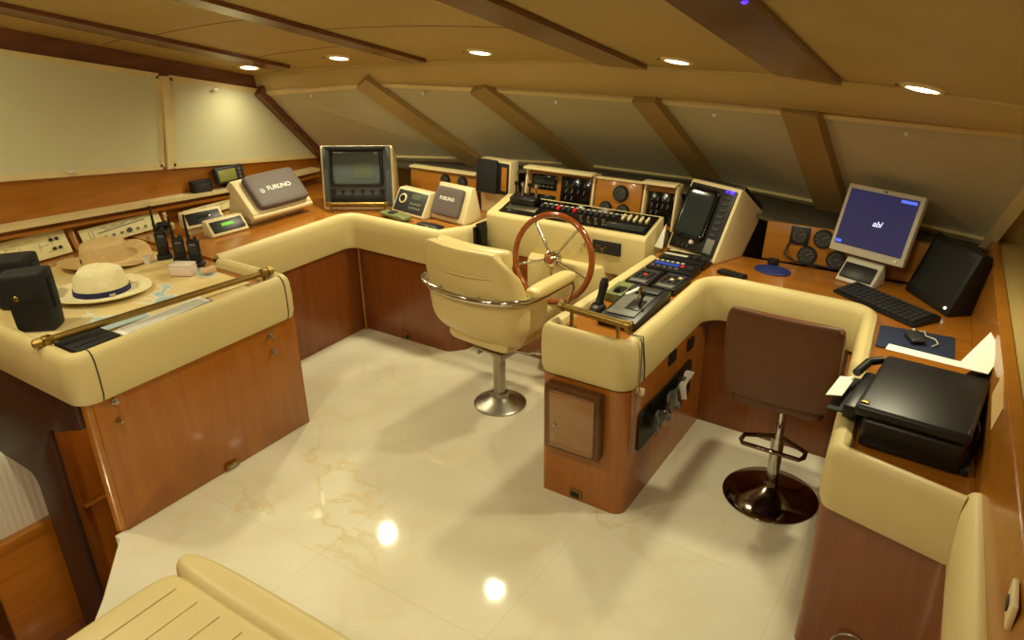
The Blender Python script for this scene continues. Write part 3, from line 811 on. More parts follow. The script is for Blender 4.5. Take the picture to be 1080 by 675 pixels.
# mimic panels on the left wall
for y0, y1, lab, kind in ((1.28, 1.86, 'cream diagram panel on the left wall behind the black cases', 0),
                          (1.93, 2.40, 'cream panel with dark line drawing and a row of knobs behind the straw hats', 1),
                          (2.55, 2.98, 'cream panel with small dials behind the handheld radios', 2)):
    w = y1-y0; ym = (y0+y1)/2
    z1 = lerp_tab(LZ, y1)-.042; h = z1-WT-.006
    h *= 1.08; t = thing('mimic_panel', lab, 'panel', (-4.062, ym, WT+.006), 90); t.rotation_euler = (R(-24), 0, R(90))
    pl = MB().box((0, -.005, h/2), (w, .008, h), bev=.002).build('plate', 'creampnl', t)
    rr = random.Random(kind+3)
    ln = MB()
    if kind == 1:
        ln.box((.0, -.0095, h*.66), (w*.6, .001, .006), (0, R(-3), 0)); ln.box((-.04, -.0095, h*.74), (w*.25, .001, .003), (0, R(-3), 0))
        for k in range(4): ln.box((-.1+.06*k, -.0095, h*.82), (.04, .001, .003))
        ln.box((-w*.4, -.0095, h*.5), (.003, .001, h*.6)); ln.box((-w*.36, -.0095, h*.5), (.003, .001, h*.6))
    else:
        for k in range(9):
            ln.box((rr.uniform(-w*.42, w*.42), -.0095, rr.uniform(h*.15, h*.85)), (rr.uniform(.02, .07), .001, .002))
            ln.box((rr.uniform(-w*.42, w*.42), -.0095, rr.uniform(h*.3, h*.7)), (.002, .001, rr.uniform(.02, .05)))
    merge_marks(pl, ln, 'grey')
    if kind == 1:
        for k in range(8):
            if k == 4: continue
            MB().cyl((-.16+.048*k, -.008, h*.3), (-.16+.048*k, -.018, h*.3), .008, n=12).build('knob', 'grey', t)
        MB().cyl((.03, -.008, h*.33), (.03, -.02, h*.33), .014, n=16).build('knob', 'black', t)
    else:
        for k in range(4):
            MB().cyl((w*.36+.03*(k % 2), -.008, h*(.3+.35*(k//2))), (w*.36+.03*(k % 2), -.018, h*(.3+.35*(k//2))), .009, n=14).build('knob', 'black', t)
    MB().box((w/2+.03, -.008, h/2), (.03, .014, h), bev=.003).build('side_strip', 'woodlt', t)

# covered display on its cream stand, left counter
t = thing('covered_display', 'cream tilted display housing with large grey-brown soft cover on the left counter', 'display', (-3.75, 2.90, WT+.001), 87)
MB().xprism([(-.168, .030), (-.19, .045), (-.192, .060), (-.012, .247), (.0, .252), (.045, .215), (-.02, .14)], -.218, .218, .004).build('housing', 'cream', t)
MB().xprism([(-.12, 0), (-.15, .05), (-.02, .17), (.05, .18), (.12, 0)], -.19, .19, .004).build('stand', 'cream', t)
F = face((0, -.098, .156), 44)
MB(F).box((0, .0, .002), (.43, .235, .006), bev=.002).build('bezel', 'cream', t)
cv = MB(F @ Matrix.Translation((.018, .008, .025)) @ Matrix.Rotation(pi/2, 4, 'X')); cv.pillow((.36, .05, .228), p=8); cvo = cv.build('soft_cover', 'cover', t)
plabel(cvo, 'grey-brown soft cover with white lettering')
lettering('lettering', 'FURUNO', .042, 'white', cvo, F @ Matrix.Translation((.03, .005, .0505)), .0006)
lg = MB(F @ Matrix.Translation((-.095, -.002, .0505))); lg.torus(.013, .003, None, 24, 6); lg.box((0, 0, 0), (.03, .004, .002), (0, 0, R(45))); lg.build('emblem', 'white', cvo)
# small lime display with bracket, and black box beside it, on the ledge
zl = lerp_tab(LZ, 2.94)
t = thing('small_display', 'small grey display with pale screen on the left ledge below the window', 'display', (-4.105, 2.93, zl+.002), 88)
MB().box((0, -.005, .105), (.20, .05, .10), (R(-10), 0, 0), bev=.008).build('body', 'darkgrey', t)
F = face((0, -.030, .106), 10); MB(F).box((-.025, 0, .001), (.125, .07, .004), bev=.002).build('screen', 'lime', t)
for k in range(3): MB(F).cyl((.065+.0*k, -.024+.024*k, .0), (.065, -.024+.024*k, .006), .008, n=12).build('button', 'grey', t)
MB().box((0, 0, .028), (.06, .04, .056), bev=.006).build('bracket', 'black', t)
t = thing('black_box', 'small black box on the left ledge beside the small pale display', 'box', (-4.105, 2.72, lerp_tab(LZ, 2.72)+.002), 86)
MB().box((0, 0, .05), (.125, .055, .088), bev=.006).build('body', 'black', t); MB().box((0, -.029, .05), (.10, .004, .05), bev=.002).build('face_plate', 'darkgrey', t)
MB().box((0, 0, .003), (.09, .045, .006)).build('foot', 'black', t)
# two meters
def meter(loc, rz, lab, lit, lift=0):
    t = thing('meter', lab, 'meter', loc, rz)
    MB().xprism([(-.05, lift), (-.055, lift+.012), (.01, lift+.085), (.05, lift+.085), (.05, lift)], -.115, .115, .004).build('housing', 'cream', t)
    F = face((0, -.0235, lift+.0495), 41.5)
    MB(F).box((0, 0, .001), (.20, .074, .005), bev=.002).build('front_panel', 'black', t)
    MB(F).box((.0, .006, .005), (.075, .018, .003), bev=.001).build('readout', 'grn' if lit else 'screen', t)
    for k in range(3): MB(F).cyl((.075+.012*k, -.02, .003), (.075+.012*k, -.02, .007), .004, n=10).build('button', 'darkgrey', t)
    if lift: MB().box((0, .0, lift/2), (.20, .07, lift), bev=.003).build('plinth', 'cream', t)
    return t
meter((-3.655, 2.535, WT+.001), 84, 'small cream meter with lit green readout on the left counter', True)
meter((-3.80, 2.49, WT+.001), 78, 'small cream meter with dark readout tucked behind the lit green one', False, .035)

# bulky radar monitor in the far left corner
t = thing('radar_monitor', 'bulky black radar monitor in cream frame with brass rail, far left corner', 'monitor', (-3.31, 3.275, WT+.001), 31)
MB().xprism([(0, 0), (-.01, .015), (.05, .385), (.06, .395), (.10, .385), (.17, .30), (.19, 0)], -.225, .225, .006).build('housing', 'cream', t)
F = face((0, .019, .205), 9.2)
bz = MB(F); bz.box((0, .006, .002), (.425, .372, .02), bev=.008); bz.build('bezel', 'slate', t)
hd = MB(F)
for c, d in (((0, .180, .035), (.36, .02, .06)), ((-.16, .065, .02), (.012, .22, .03)), ((.16, .065, .02), (.012, .22, .03)), ((0, -.045, .015), (.33, .012, .02))): hd.box(c, d, bev=.003)
plabel(hd.build('hood', 'black', t), 'black sun hood around the screen')
MB(F @ Matrix.Translation((0, .06, .012)) @ Matrix.Rotation(pi/2, 4, 'X')).pillow((.30, .02, .20), p=8, nu=14, nv=14).build('screen', 'slatesc', t)
MB(F).box((.045, .045, .0225), (.12, .10, .001)).build('screen_reflection', 'screengr', t)  # lighter rectangle painted on the glass as a reflection
for k in range(6):
    MB(F).cyl((-.155+.062*k, -.085, .012), (-.155+.062*k, -.085, .03), .016 if k in (0, 5) else .009, n=16, bev=.003).build('knob', 'black', t)
MB(F).box((0, -.13, .012), (.34, .05, .012), bev=.004).build('key_panel', 'black', t)
rl = MB(); rl.cyl((-.185, -.05, .055), (.185, -.05, .055), .011, n=16); rl = plabel(rl.build('guard_rail', 'brass', t), 'short brass rail in front of the monitor')
for x in (-.17, .17):
    MB().cyl((x, -.05, 0.0), (x, -.05, .055), .007, n=12).build('rail_post', 'brass', rl); MB().box((x*1.06, -.05, .055), (.03, .03, .03), bev=.009).build('end_cap', 'brass', rl)

# fore-left instrument board with two round gauges
t = thing('instrument_board', 'wooden board with two round black gauges right of the corner monitor', 'instrument board', (-2.93, 3.66, WT+.001))
MB().xprism([(-.02, 0), (0, .215), (.04, .215), (.04, 0)], -.27, .265, .003).build('board', 'woodlt', t)
MB().box((-.005, .012, .222), (.53, .06, .014), bev=.004).build('top_trim', 'frame', t)
F = face((0, -.0085, .12), 5.3)
for u in (.02, .155): gauge(t, u, .045, .037, F)
for u in (.05, .19): MB(F).box((u, -.055, .01), (.05, .03, .02), bev=.006).build('switch', 'black', t)
# radio/instrument panel and small covered display
t = thing('dial_panel', 'tilted grey panel with round dial left of the small covered display', 'panel', (-2.955, 3.41, WT+.001), -9)
MB().xprism([(-.08, 0), (-.085, .012), (-.005, .145), (.05, .145), (.06, 0)], -.145, .145, .004).build('housing', 'cream', t)
F = face((0, -.0455, .079), 31)
MB(F).box((0, 0, .001), (.265, .135, .006), bev=.003).build('face_plate', 'darkgrey', t)
MB(F).torus(.026, .006, Matrix.Translation((-.07, .012, .007)), 28, 8).build('dial_ring', 'cream', t)
MB(F).cyl((-.07, .012, .003), (-.07, .012, .018), .017, n=20).build('dial', 'black', t)
MB(F).box((.045, .035, .005), (.09, .035, .004), bev=.002).build('readout', 'screengr', t)
for k in range(10): MB(F).box((.01+.022*(k % 5), -.01-.026*(k//5), .006), (.015, .016, .006), bev=.002).build('key', 'grey', t)
t = thing('covered_display', 'small cream display housing with dark brown soft cover beyond the helm seat', 'display', (-2.665, 3.43, WT+.001), -8)
MB().xprism([(-.075, 0), (-.08, .012), (.01, .205), (.035, .205), (.085, 0)], -.138, .138, .004).build('housing', 'cream', t)
F = face((0, -.037, .108), 25)
cv = MB(F @ Matrix.Translation((-.012, .0, .014)) @ Matrix.Rotation(pi/2, 4, 'X')); cv.pillow((.225, .036, .175), p=6); cvo = cv.build('soft_cover', 'cover', t)
lettering('lettering', 'FURUNO', .03, 'white', cvo, F @ Matrix.Translation((-.01, .015, .0325)), .0006)
# things lying along the fore-left padded edge
t = thing('green_pouch', 'flat dull green pouch lying on the counter behind the padded edge', 'pouch', (-2.99, 3.25, WT+.004), -5)
MB(Matrix.Translation((0, 0, .017)) @ Matrix.Rotation(pi/2, 4, 'X')).pillow((.24, .03, .07), lambda x, y, z: (x, y*(1+.3*sin(30*x)), z+.01*sin(12*x)), p=4).build('body', 'green', t)
MB().box((-.02, -.0, .034), (.05, .05, .006), bev=.002).build('flap', 'blackcl', t)
t = thing('black_glasses_case', 'slim black case lying at the end of the fore-left counter', 'case', (-2.68, 3.20, WT+.001), -6)
MB(Matrix.Translation((0, 0, .015)) @ Matrix.Rotation(pi/2, 4, 'X')).pillow((.18, .028, .06), p=3).build('body', 'black', t); MB().box((0, -.03, .016), (.03, .004, .012), bev=.001).build('clasp', 'steel', t)
# handset on the end of the counter
t = thing('handset', 'black telephone handset hanging on the counter end beside the helm seat', 'handset', (-2.405, 3.295, .62), 90)
MB().box((0, .004, .09), (.06, .016, .15), bev=.005).build('cradle', 'black', t)
hs = MB(); hs.tube([(0, -.02, .0), (0, -.03, .03), (0, -.034, .09), (0, -.03, .15), (0, -.018, .185)], [.026, .022, .015, .022, .028], 14); hs.build('receiver', 'black', t)
MB().tube([(.02+.012*cos(k*1.3), -.02+.012*sin(k*1.3), -.0-.0035*k+.01) for k in range(30)], .004, 6).build('coiled_cord', 'black', t); t.scale = (1.25, 1.15, 1.2)

# dash units behind the helm console
def dash_box(x0, x1, lab, panels):
    w = x1-x0; t = thing('dash_unit', lab, 'dash unit', ((x0+x1)/2, 3.635, .862))
    fr = MB()
    for sx in (-1, 1): fr.xprism([(-.03, 0), (.02, .235), (.095, .235), (.095, 0)], sx*w/2-(.012 if sx > 0 else 0), sx*w/2+(.012 if sx < 0 else 0), .003)
    fr.box((0, .012, .242), (w, .07, .014), bev=.004); fr.build('cream_frame', 'cream', t)
    MB().xprism([(.0, 0), (.045, .232), (.09, .232), (.09, 0)], -w/2+.013, w/2-.013).build('wood_panel', 'woodlt', t)
    F = face((0, .022, .116), 11)
    for (u, v, pw, ph, k) in panels:
        p = MB(F); p.box((u, v, .003), (pw, ph, .008), bev=.003); p = p.build('black_panel', 'blackg', t)
        rr = random.Random(int(u*1000)+int(v*100))
        if k == 0:
            for j in range(5): MB(F).box((u-pw*.32+pw*.16*j, v-ph*.3, .008), (pw*.09, .006, .002)).build('key', 'grey', p)
            MB(F).box((u, v+ph*.12, .0075), (pw*.8, ph*.5, .001)).build('display', 'screen', p)
        else:
            for j in range(10): MB(F).box((u-pw*.3+pw*.2*(j % 4), v+ph*.3-ph*.22*(j//4), .008), (.004, ph*.13, .002), (0, 0, R(-12))).build('mark', 'grey', p)
            for j in range(5): MB(F).box((u-pw*.2+pw*.1*j, v-ph*.36, .008), (.010, .007, .002)).build('key', 'silver', p)
    return t
dash_box(-2.30, -1.85, 'cream-framed dash unit with three black panels ahead of the wheel', [(-.11, .045, .17, .085, 0), (-.11, -.065, .17, .075, 0), (.10, .0, .19, .185, 1)])
t = thing('gauge_board', 'wooden gauge board with three round black gauges right of the wheel', 'gauge board', (-1.70, 3.635, .862))
MB().xprism([(-.03, 0), (.01, .225), (.09, .225), (.09, 0)], -.137, .137, .004).build('board', 'woodlt', t)
MB().box((0, .02, .231), (.274, .03, .010), bev=.003).build('top_trim', 'frame', t)
F = face((0, -.011, .112), 10.1)
gauge(t, .02, .052, .046, F); gauge(t, -.062, -.036, .038, F); gauge(t, .045, -.04, .038, F)
dash_box(-1.555, -1.365, 'cream-framed dash unit with one large black panel left of the big radar', [(.0, -.01, .15, .17, 1)])
# black screen in cream frame, left of the dash unit
t = thing('black_display', 'small black display in cream frame left of the cream-framed dash units', 'display', (-2.522, 3.65, WT+.001), -6)
MB().xprism([(0, 0), (.0, .12), (-.02, .125), (.0, .33), (.07, .33), (.07, 0)], -.124, .124, .004).build('frame', 'cream', t)
F = face((0, -.013, .228), 5.5)
MB(F).box((.0, 0, .004), (.23, .185, .008), bev=.003).build('surround', 'black', t)
MB(F).box((-.045, .005, .014), (.16, .20, .02), bev=.006).build('dark_cover', 'blackcl', t)
MB(F).box((.085, 0, .009), (.04, .14, .004), bev=.002).build('key_strip', 'woodlt', t)

# big radar in its tilted cream housing
t = thing('large_radar', 'large black radar in tilted cream wedge housing between helm and lit screen', 'radar', (-1.215, 3.495, WT+.001), -21)
MB().xprism([(0, 0), (-.006, .012), (.155, .352), (.17, .352), (.345, .21), (.215, 0)], -.158, .158, .004).build('housing', 'cream', t)
F = face((0, .074, .182), 25.4)
MB(F).box((0, .0, .004), (.285, .345, .012), bev=.004).build('bezel', 'black', t)
hd = MB(F); hd.xf = F @ Matrix.Translation((-.04, .02, .01))
hd.prism(rrect(.20, .27, .03), 0, .018, .006)
plabel(hd.build('hood', 'blackg', t), 'raised glossy black screen surround')
MB(F @ Matrix.Translation((-.04, .02, .028)) @ Matrix.Rotation(pi/2, 4, 'X')).pillow((.165, .012, .23), p=9, nu=14, nv=14).build('screen', 'screen', t)
for k in range(7): MB(F).box((.10, .13-.032*k, .0125), (.038, .014, .006), bev=.002).build('key', 'darkgrey', t)
MB(F).box((.102, -.12, .011), (.05, .075, .004), bev=.002).build('label_plate', 'grey', t)
MB(F).cyl((.0, -.125, .01), (.0, -.125, .032), .011, n=14, bev=.003).build('knob', 'silver', t)
for k in range(3): MB(F).cyl((-.08+.03*k, -.15, .01), (-.08+.03*k, -.15, .02), .007, n=10).build('button', 'darkgrey', t)
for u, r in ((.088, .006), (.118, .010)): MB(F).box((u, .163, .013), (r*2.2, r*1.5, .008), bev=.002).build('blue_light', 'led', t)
m = Matrix.Translation((0, .262, .293)) @ Matrix.Rotation(R(-39), 4, 'X')
MB(m).box((.02, 0, .0), (.27, .20, .022), bev=.006).build('top_cover', 'black', t)
t2 = thing('white_card', 'white pointed card propped against the left edge of the large radar', 'card', (-1.375, 3.475, .812), -15)
MB().slab([(-.03, 0, 0), (.02, 0, 0), (.012, .03, .125)], .004).build('card', 'white', t2)
cr = MB(); cr.box((0, 0, .014), (.04, .04, .028), bev=.004); 
tag(cr.build('cream_block', 'cream'), 'small cream block on the worktop left of the large radar', 'block', loc=(-1.300, 3.463, WT+.001), rz=-21)

# right fore gauge board
t = thing('gauge_board', 'wooden gauge board with one square and three round gauges behind the lit screen', 'gauge board', (-.46, 3.70, WT+.001))
MB().xprism([(-.035, 0), (0, .185), (.035, .185), (.035, 0)], -.44, .42, .003).build('board', 'woodlt', t)
F = face((0, -.0175, .093), 10.7)
gauge(t, -.275, .045, .044, F, True); gauge(t, -.165, .045, .047, F); gauge(t, -.225, -.045, .047, F); gauge(t, -.09, -.045, .047, F)
MB(F).tube([(-.32, .0, .005), (-.33, -.05, .02), (-.27, -.082, .02), (-.15, -.085, .012), (-.09, -.09, .012)], .005, 8).build('cable', 'black', t)

# ------------------------------------------------------------------ steering wheel
t = thing('steering_wheel', 'round varnished wooden steering wheel with five silver spokes', 'steering wheel', (-1.86, 3.205, .745))
W = Matrix.Rotation(R(90-11), 4, 'X')
MB(W).torus(.232, .0165, None, 72, 14).build('rim', 'wheelwood', t)
for k in range(5):
    a = R(125+72*k)
    s = MB(W); s.cyl((.03*cos(a), .03*sin(a), .0), (.225*cos(a), .225*sin(a), .0), .0085, .0065, 12); s.build('spoke', 'chrome', t)
MB(W).lathe([(0, .032), (.024, .03), (.044, .014), (.046, -.02), (.03, -.03), (0, -.03)], n=28).build('hub', 'chrome', t)
MB(W).lathe([(0, .046), (.018, .044), (.026, .034), (.026, .026), (0, .026)], n=24).build('hub_cap', 'wheelwood', t)
for k in range(5):
    a = R(125+72*k+36); MB(W).lathe([(0, .008), (.006, .006), (.006, -.002), (0, -.002)], Matrix.Translation((.038*cos(a), .038*sin(a), .014)), 12).build('hub_bolt', 'chrome', t)
MB(W).cyl((0, 0, -.028), (0, 0, -.062), .02, n=18).build('shaft', 'steel', t)

# ------------------------------------------------------------------ helm chair
t = thing('helm_chair', 'cream leather helm chair with steel rail on a round steel pedestal', 'chair', (-1.98, 2.86, 0), -5)
MB().lathe([(0, 0), (.142, 0), (.142, .008), (.13, .016), (.075, .034), (.05, .05), (.046, .075), (0, .075)], n=48).build('pedestal_base', 'steel', t)
MB().cyl((0, 0, .06), (0, 0, .345), .033, n=28).build('pedestal', 'steel', t)
b = MB(); b.box((0, 0, .352), (.19, .2, .014), bev=.003); b.cyl((0, 0, .30), (0, 0, .35), .046, .06, 24)
for sx in (-1, 1): b.box((sx*.075, 0, .33), (.012, .17, .045), bev=.003)
b.build('seat_bracket', 'steel', t)
lv = MB(); lv.tube([(.05, .02, .335), (.16, .05, .33), (.20, .06, .345)], .008, 10); lv.cyl((.20, .06, .345), (.235, .068, .352), .016, .014, 14, .004); lv.build('lever', 'chrome', t)
def shell(x, y, z):
    zz = z+.70
    k = max(0, (.68-zz)/.25); x2 = x*(1-.36*k*k)+0*zz
    x2 *= 1-.10*max(0, (zz-.8)/.18)
    y2 = y-.225-.12*(zz-.5)+3.5*max(0, .60-zz)**2
    s = abs(x2); sg = 1 if x2 >= 0 else -1
    if s > .17:
        a = min((s-.17)/.09, 1.35); rest = max(0, s-.17-.09*1.35)
        X = .17+.09*sin(a)+rest*cos(1.35); Yb = .8*.17**2+.09*(1-cos(a))+rest*sin(1.35)
        w = min(1, max(0, (s-.20)/.16)); zz = .50+(zz-.50)*(1-.42*w)
        # offset thickness along the bent normal
        X += (-(y))*sin(a)*.9*1; y2 = y*cos(a)-.225-.12*(zz-.5)+3.5*max(0, .60-zz)**2+Yb
        return (sg*X, y2, zz)
    return (x2, y2+.8*x2*x2, zz)
MB().pillow((.68, .075, .53), shell, p=7, nu=44, nv=30).build('back_shell', 'chair', t)
def pad(x, y, z):
    zz = z+.745
    return (x*(1-.08*max(0, (zz-.8)/.18)), y-.165-.12*(zz-.5)+1.0*x*x, zz)
MB().pillow((.43, .10, .41), pad, p=4.5, nu=26, nv=26).build('back_cushion', 'chair', t)
hr = MB(); hr.pillow((.445, .115, .10), lambda x, y, z: (x, y-.213+.9*x*x, z+.908), p=3.2, nu=26, nv=14); hr.build('head_roll', 'chair', t)
sm = MB(); sm.tube([(x, -.318+1.15*x*x, .846) for x in [-.225+.45*i/14 for i in range(15)]], .004, 6); sm.build('seam', 'pad', t)
MB(Matrix.Translation((0, .035, .445)) @ Matrix.Rotation(pi/2, 4, 'X')).pillow((.40, .10, .42), lambda x, y, z: (x, y+.25*x*x*0, z), p=4).build('seat_shell', 'chair', t)
MB(Matrix.Translation((0, .03, .505)) @ Matrix.Rotation(pi/2, 4, 'X')).pillow((.40, .10, .43), p=4).build('seat_cushion', 'chair', t)
for sx in (-1, 1):
    m = Matrix.Translation((sx*.205, -.02, .57)) @ Matrix.Rotation(pi/2, 4, 'Z')
    MB(m).pillow((.30, .06, .19), lambda x, y, z: (x, y, z+.05*(x<0)*abs(x)/.16), p=4, nu=16, nv=16).build('side_bolster', 'chair', t)
    m = Matrix.Translation((sx*.283, .075, .735)) @ Matrix.Rotation(pi/2, 4, 'X')
    MB(m).pillow((.075, .062, .34), p=3.5, nu=14, nv=18).build('armrest', 'chair', t)
rail = [(-.285, .20, .70), (-.297, .0, .705)] + [(-.297+.0, -.16, .715)] + [(-.31*cos(R(a)), -.18-.14*sin(R(a)), .735) for a in range(8, 173, 12)] + [(.297, -.16, .715), (.297, .0, .705), (.285, .20, .70)]
MB().tube(rail, .0155, 14).build('rail', 'chrome', t)
for sx in (-1, 1):
    MB().tube([(sx*.285, .20, .70), (sx*.287, .245, .692), (sx*.284, .262, .66), (sx*.265, .235, .56), (sx*.232, .18, .46), (sx*.20, .14, .425)], .010, 12).build('arm_support', 'chrome', t)
    MB().cyl((sx*.12, -.27, .735), (sx*.12, -.31, .735), .012, n=14).build('rail_bracket', 'steel', t)

# ------------------------------------------------------------------ bar stool
t = thing('bar_stool', 'brown leather bar stool with low back on a shiny disc base', 'stool', (-.527, 2.83, 0), -1)
MB().lathe([(0, 0), (.198, 0), (.201, .006), (.195, .012), (.13, .026), (.06, .046), (.034, .06), (.03, .085), (0, .085)], n=64).build('disc_base', 'dkchrome', t)
MB().cyl((0, 0, .08), (0, 0, .30), .027, n=24).build('lower_column', 'chrome', t)
MB().cyl((0, 0, .30), (0, 0, .50), .019, n=24).build('gas_column', 'chrome', t)
fr = [(-.02, 0, .30), (-.08, -.03, .30)]+[(-.10+.03*cos(R(a)), -.08+.05*sin(R(a)), .30) for a in (150, 200, 240)]+[(.10+.03*cos(R(a)), -.08+.05*sin(R(a)), .30) for a in (300, 340, 30)]+[(.08, -.03, .30), (.02, 0, .30)]
MB().tube(fr, .010, 10).build('footrest', 'dkchrome', t)
b = MB(); b.box((0, 0, .495), (.17, .17, .012), bev=.003); b.build('seat_plate', 'dkchrome', t)
MB(Matrix.Translation((0, .01, .538)) @ Matrix.Rotation(pi/2, 4, 'X')).pillow((.36, .075, .36), p=6).build('seat', 'brownl', t)
MB().pillow((.43, .052, .37), lambda x, y, z: (x*(1+.03*z), y-.195-.06*z+.3*x*x, z+.745), p=8, nu=24, nv=24).build('backrest', 'brownl', t)
MB().tube([(.195-.39*i/12, -.217+.3*(.195-.39*i/12)**2, .925) for i in range(13)], .012, 10).build('top_piping', 'brownl', t)
MB().tube([(.08, .02, .482), (.14, .01, .46), (.165, .0, .455)], .006, 8).build('height_lever', 'chrome', t)

# ------------------------------------------------------------------ settee in the foreground
t = thing('settee', 'cream vinyl settee seat with rolled front edge in the foreground', 'settee', (-1.36, .62, 0))
MB().box((0, -.03, .15), (.94, .60, .30), bev=.01).build('plinth', 'wood', t)
MB(Matrix.Translation((0, -.04, .375)) @ Matrix.Rotation(pi/2, 4, 'X')).pillow((1.02, .15, .64), p=9, nu=30, nv=24).build('seat_cushion', 'settee', t)
MB(Matrix.Translation((0, .312, .38))).pillow((1.03, .13, .165), lambda x, y, z: (x, y, z), p=3.2, nu=34, nv=20).build('front_roll', 'settee', t)
for k in range(9):
    x = -.40+.10*k
    MB().tube([(x, .22, .4515), (x, -.05, .4525), (x, -.30, .4515)], .0018, 6).build('pleat_seam', 'settee', t)

# ------------------------------------------------------------------ right-hand counter
t = thing('computer_screen', 'silver-framed flat computer screen lit blue on the right-hand counter', 'computer screen', (-.415, 3.563, WT+.001), -20)
b = MB(); b.xprism([(-.06, 0), (-.065, .008), (.02, .10), (.035, .10), (.055, 0)], -.088, .088, .003); b.build('stand', 'silver', t)
F = face((0, -.030, .05), 43); MB(F).box((0, .0, .004), (.15, .075, .014), bev=.003).build('stand_inset', 'black', t)
F = face((.0, .055, .265), 17)
MB(F).box((0, 0, 0), (.355, .315, .036), bev=.006).build('bezel', 'silver', t)
MB(F).box((0, .0, -.03), (.22, .18, .03), bev=.01).build('rear_housing', 'silver', t)
sc = MB(F); sc.box((0, .008, .0185), (.318, .258, .002)); sc = plabel(sc.build('screen', 'lcd', t), 'blue lit screen')
lettering('screen_lettering', 'abl', .036, 'lcdtx', sc, F @ Matrix.Translation((.01, .0, .020)), .0003, .25)
MB(F).box((.115, .122, .0198), (.07, .013, .0006)).build('screen_bar', 'lcdbl', sc)
MB(F).box((-.142, -.108, .0198), (.03, .014, .0006)).build('screen_icon', 'lcdbl', sc)
MB(F).cyl((.14, -.139, .018), (.14, -.139, .021), .007, n=14).build('power_button', 'whitepl', t)
MB(F).box((0, .147, .019), (.02, .008, .003)).build('badge', 'grey', t)
t = thing('computer_unit', 'black box-like computer unit leaning in the right corner behind the keyboard', 'computer', (-.108, 3.455, WT+.001), -52)
F = face((0, -.0, .0), 20)
b = MB(); b.xprism([(-.03, 0), (-.032, .01), (.06, .265), (.07, .268), (.112, .25), (.09, 0)], -.155, .155, .006); b.build('case', 'black', t)
F = face((0, .017, .14), 19.9); MB(F).box((0, 0, .001), (.27, .22, .004), bev=.002).build('front_plate', 'blackcl', t)
MB(F).cyl((.125, -.118, .0), (.125, -.118, .006), .006, n=12).build('power_light', 'wled', t)
t = thing('keyboard', 'black computer keyboard on the right-hand counter in front of the lit screen', 'keyboard', (-.275, 3.305, WT+.001), -34)
MB().xprism([(-.075, 0), (-.075, .012), (.07, .028), (.078, .02), (.078, 0)], -.215, .215, .004).build('base', 'black', t)
ky = MB(); sl = R(6.3)
for r_ in range(5):
    for k in range(15): ky.box((-.196+.0270*k, -.052+.0245*r_, .0185+.0027*r_), (.022, .019, .007), (sl, 0, 0))
kk = ky.build('keys', 'darkgrey', t); kk['kind'] = 'stuff'
t = thing('mouse_pad', 'navy cloth mouse pad beside the black printer', 'mouse pad', (-.115, 2.985, WT+.001), 4)
MB().prism(rrect(.265, .215, .012), 0, .006, .001).build('pad', 'navy', t)
t = thing('mouse', 'dark computer mouse with looped cable on the navy mouse pad', 'mouse', (-.12, 2.99, WT+.0095), 25)
MB(Matrix.Translation((0, 0, .014)) @ Matrix.Rotation(pi/2, 4, 'X')).pillow((.055, .03, .095), lambda x, y, z: (x, y*(1-.25*(z/.05)), z), p=2.6, nu=16, nv=16).build('body', 'darkgrey', t)
MB().cyl((-.004, .03, .028), (.004, .03, .028), .008, n=14).build('wheel', 'silver', t)
MB().tube([(0, .046, .012), (.02, .075, .006), (.06, .07, .006), (.05, .03, .006), (.075, .0, .006), (.07, -.04, .006), (.04, -.065, .006)], .003, 8).build('cable', 'silver', t)
t = thing('oval_pad', 'dark blue oval pad with a small black box on it, below the large radar', 'pad', (-.80, 3.50, WT+.001), -8)
MB().lathe([(0, 0), (.085, 0), (.088, .004), (.085, .008), (0, .008)], fn=lambda x, y, z: (x, y*.72, z)).build('pad', 'blue', t)
t = thing('small_black_device', 'small black device standing on the rim of the blue oval pad', 'device', (-.82, 3.585, WT+.001), -8)
MB().box((0, 0, .018), (.05, .028, .034), bev=.006).build('body', 'black', t); MB().cyl((.0, -.015, .02), (0, -.018, .02), .008, n=12).build('button', 'darkgrey', t)
t = thing('black_remote', 'flat black remote lying beside the padded edge below the large radar', 'remote', (-.945, 3.335, WT+.001), -15)
MB().box((0, 0, .009), (.14, .05, .018), bev=.004).build('body', 'black', t)
for k in range(5): MB().box((-.05+.025*k, 0, .019), (.015, .018, .003), bev=.001).build('button', 'darkgrey', t)

# printer
t = thing('printer', 'black printer with white paper sheet on the right-hand counter', 'printer', (-.034, 2.31, WT+.001), -4)
def pz(mb, z0, z1, w, d, y=0, x=0, bev=.015): mb.box((x, y, (z0+z1)/2), (w, d, z1-z0), bev=bev, seg=3)
b = MB(); pz(b, .002, .098, .27, .40, x=.010); b.build('body', 'black', t)
b = MB(); pz(b, .099, .137, .303, .405, -.0); b.build('lid', 'black', t)
MB().box((-.128, -.175, .1405), (.022, .014, .003), bev=.002).build('badge', 'brass', t)
b = MB(); b.box((-.17, .0, .066), (.05, .27, .05), bev=.012); b.build('tray_housing', 'black', t)
b = MB(); b.slab([(-.24, -.13, .052), (-.18, -.13, .058), (-.18, .12, .058), (-.24, .12, .052)], .006); b.build('output_tray', 'black', t)
b = MB(); b.tube([(-.155, .17, .125), (-.19, .14, .12), (-.205, .05, .115)], .014, 10); b.build('side_handle', 'black', t)
b = MB(); b.slab([(.06, .20, .10), (.14, .20, .10), (.158, .27, .135), (.12, .33, .135)], .006); b.build('paper_support', 'black', t)
MB().tube([(.150, -.03, .10), (.158, -.06, .09), (.159, -.10, .03), (.155, -.16, .015)], .006, 8).build('power_cable', 'black', t)
MB().box((.155, -.175, .014), (.022, .03, .022), bev=.004).build('plug', 'black', t)
t2 = MB().slab([(-.245, -.075, 0), (-.198, -.075, .012), (-.198, .075, .012), (-.245, .075, 0)], .002).build('white_paper', 'white')
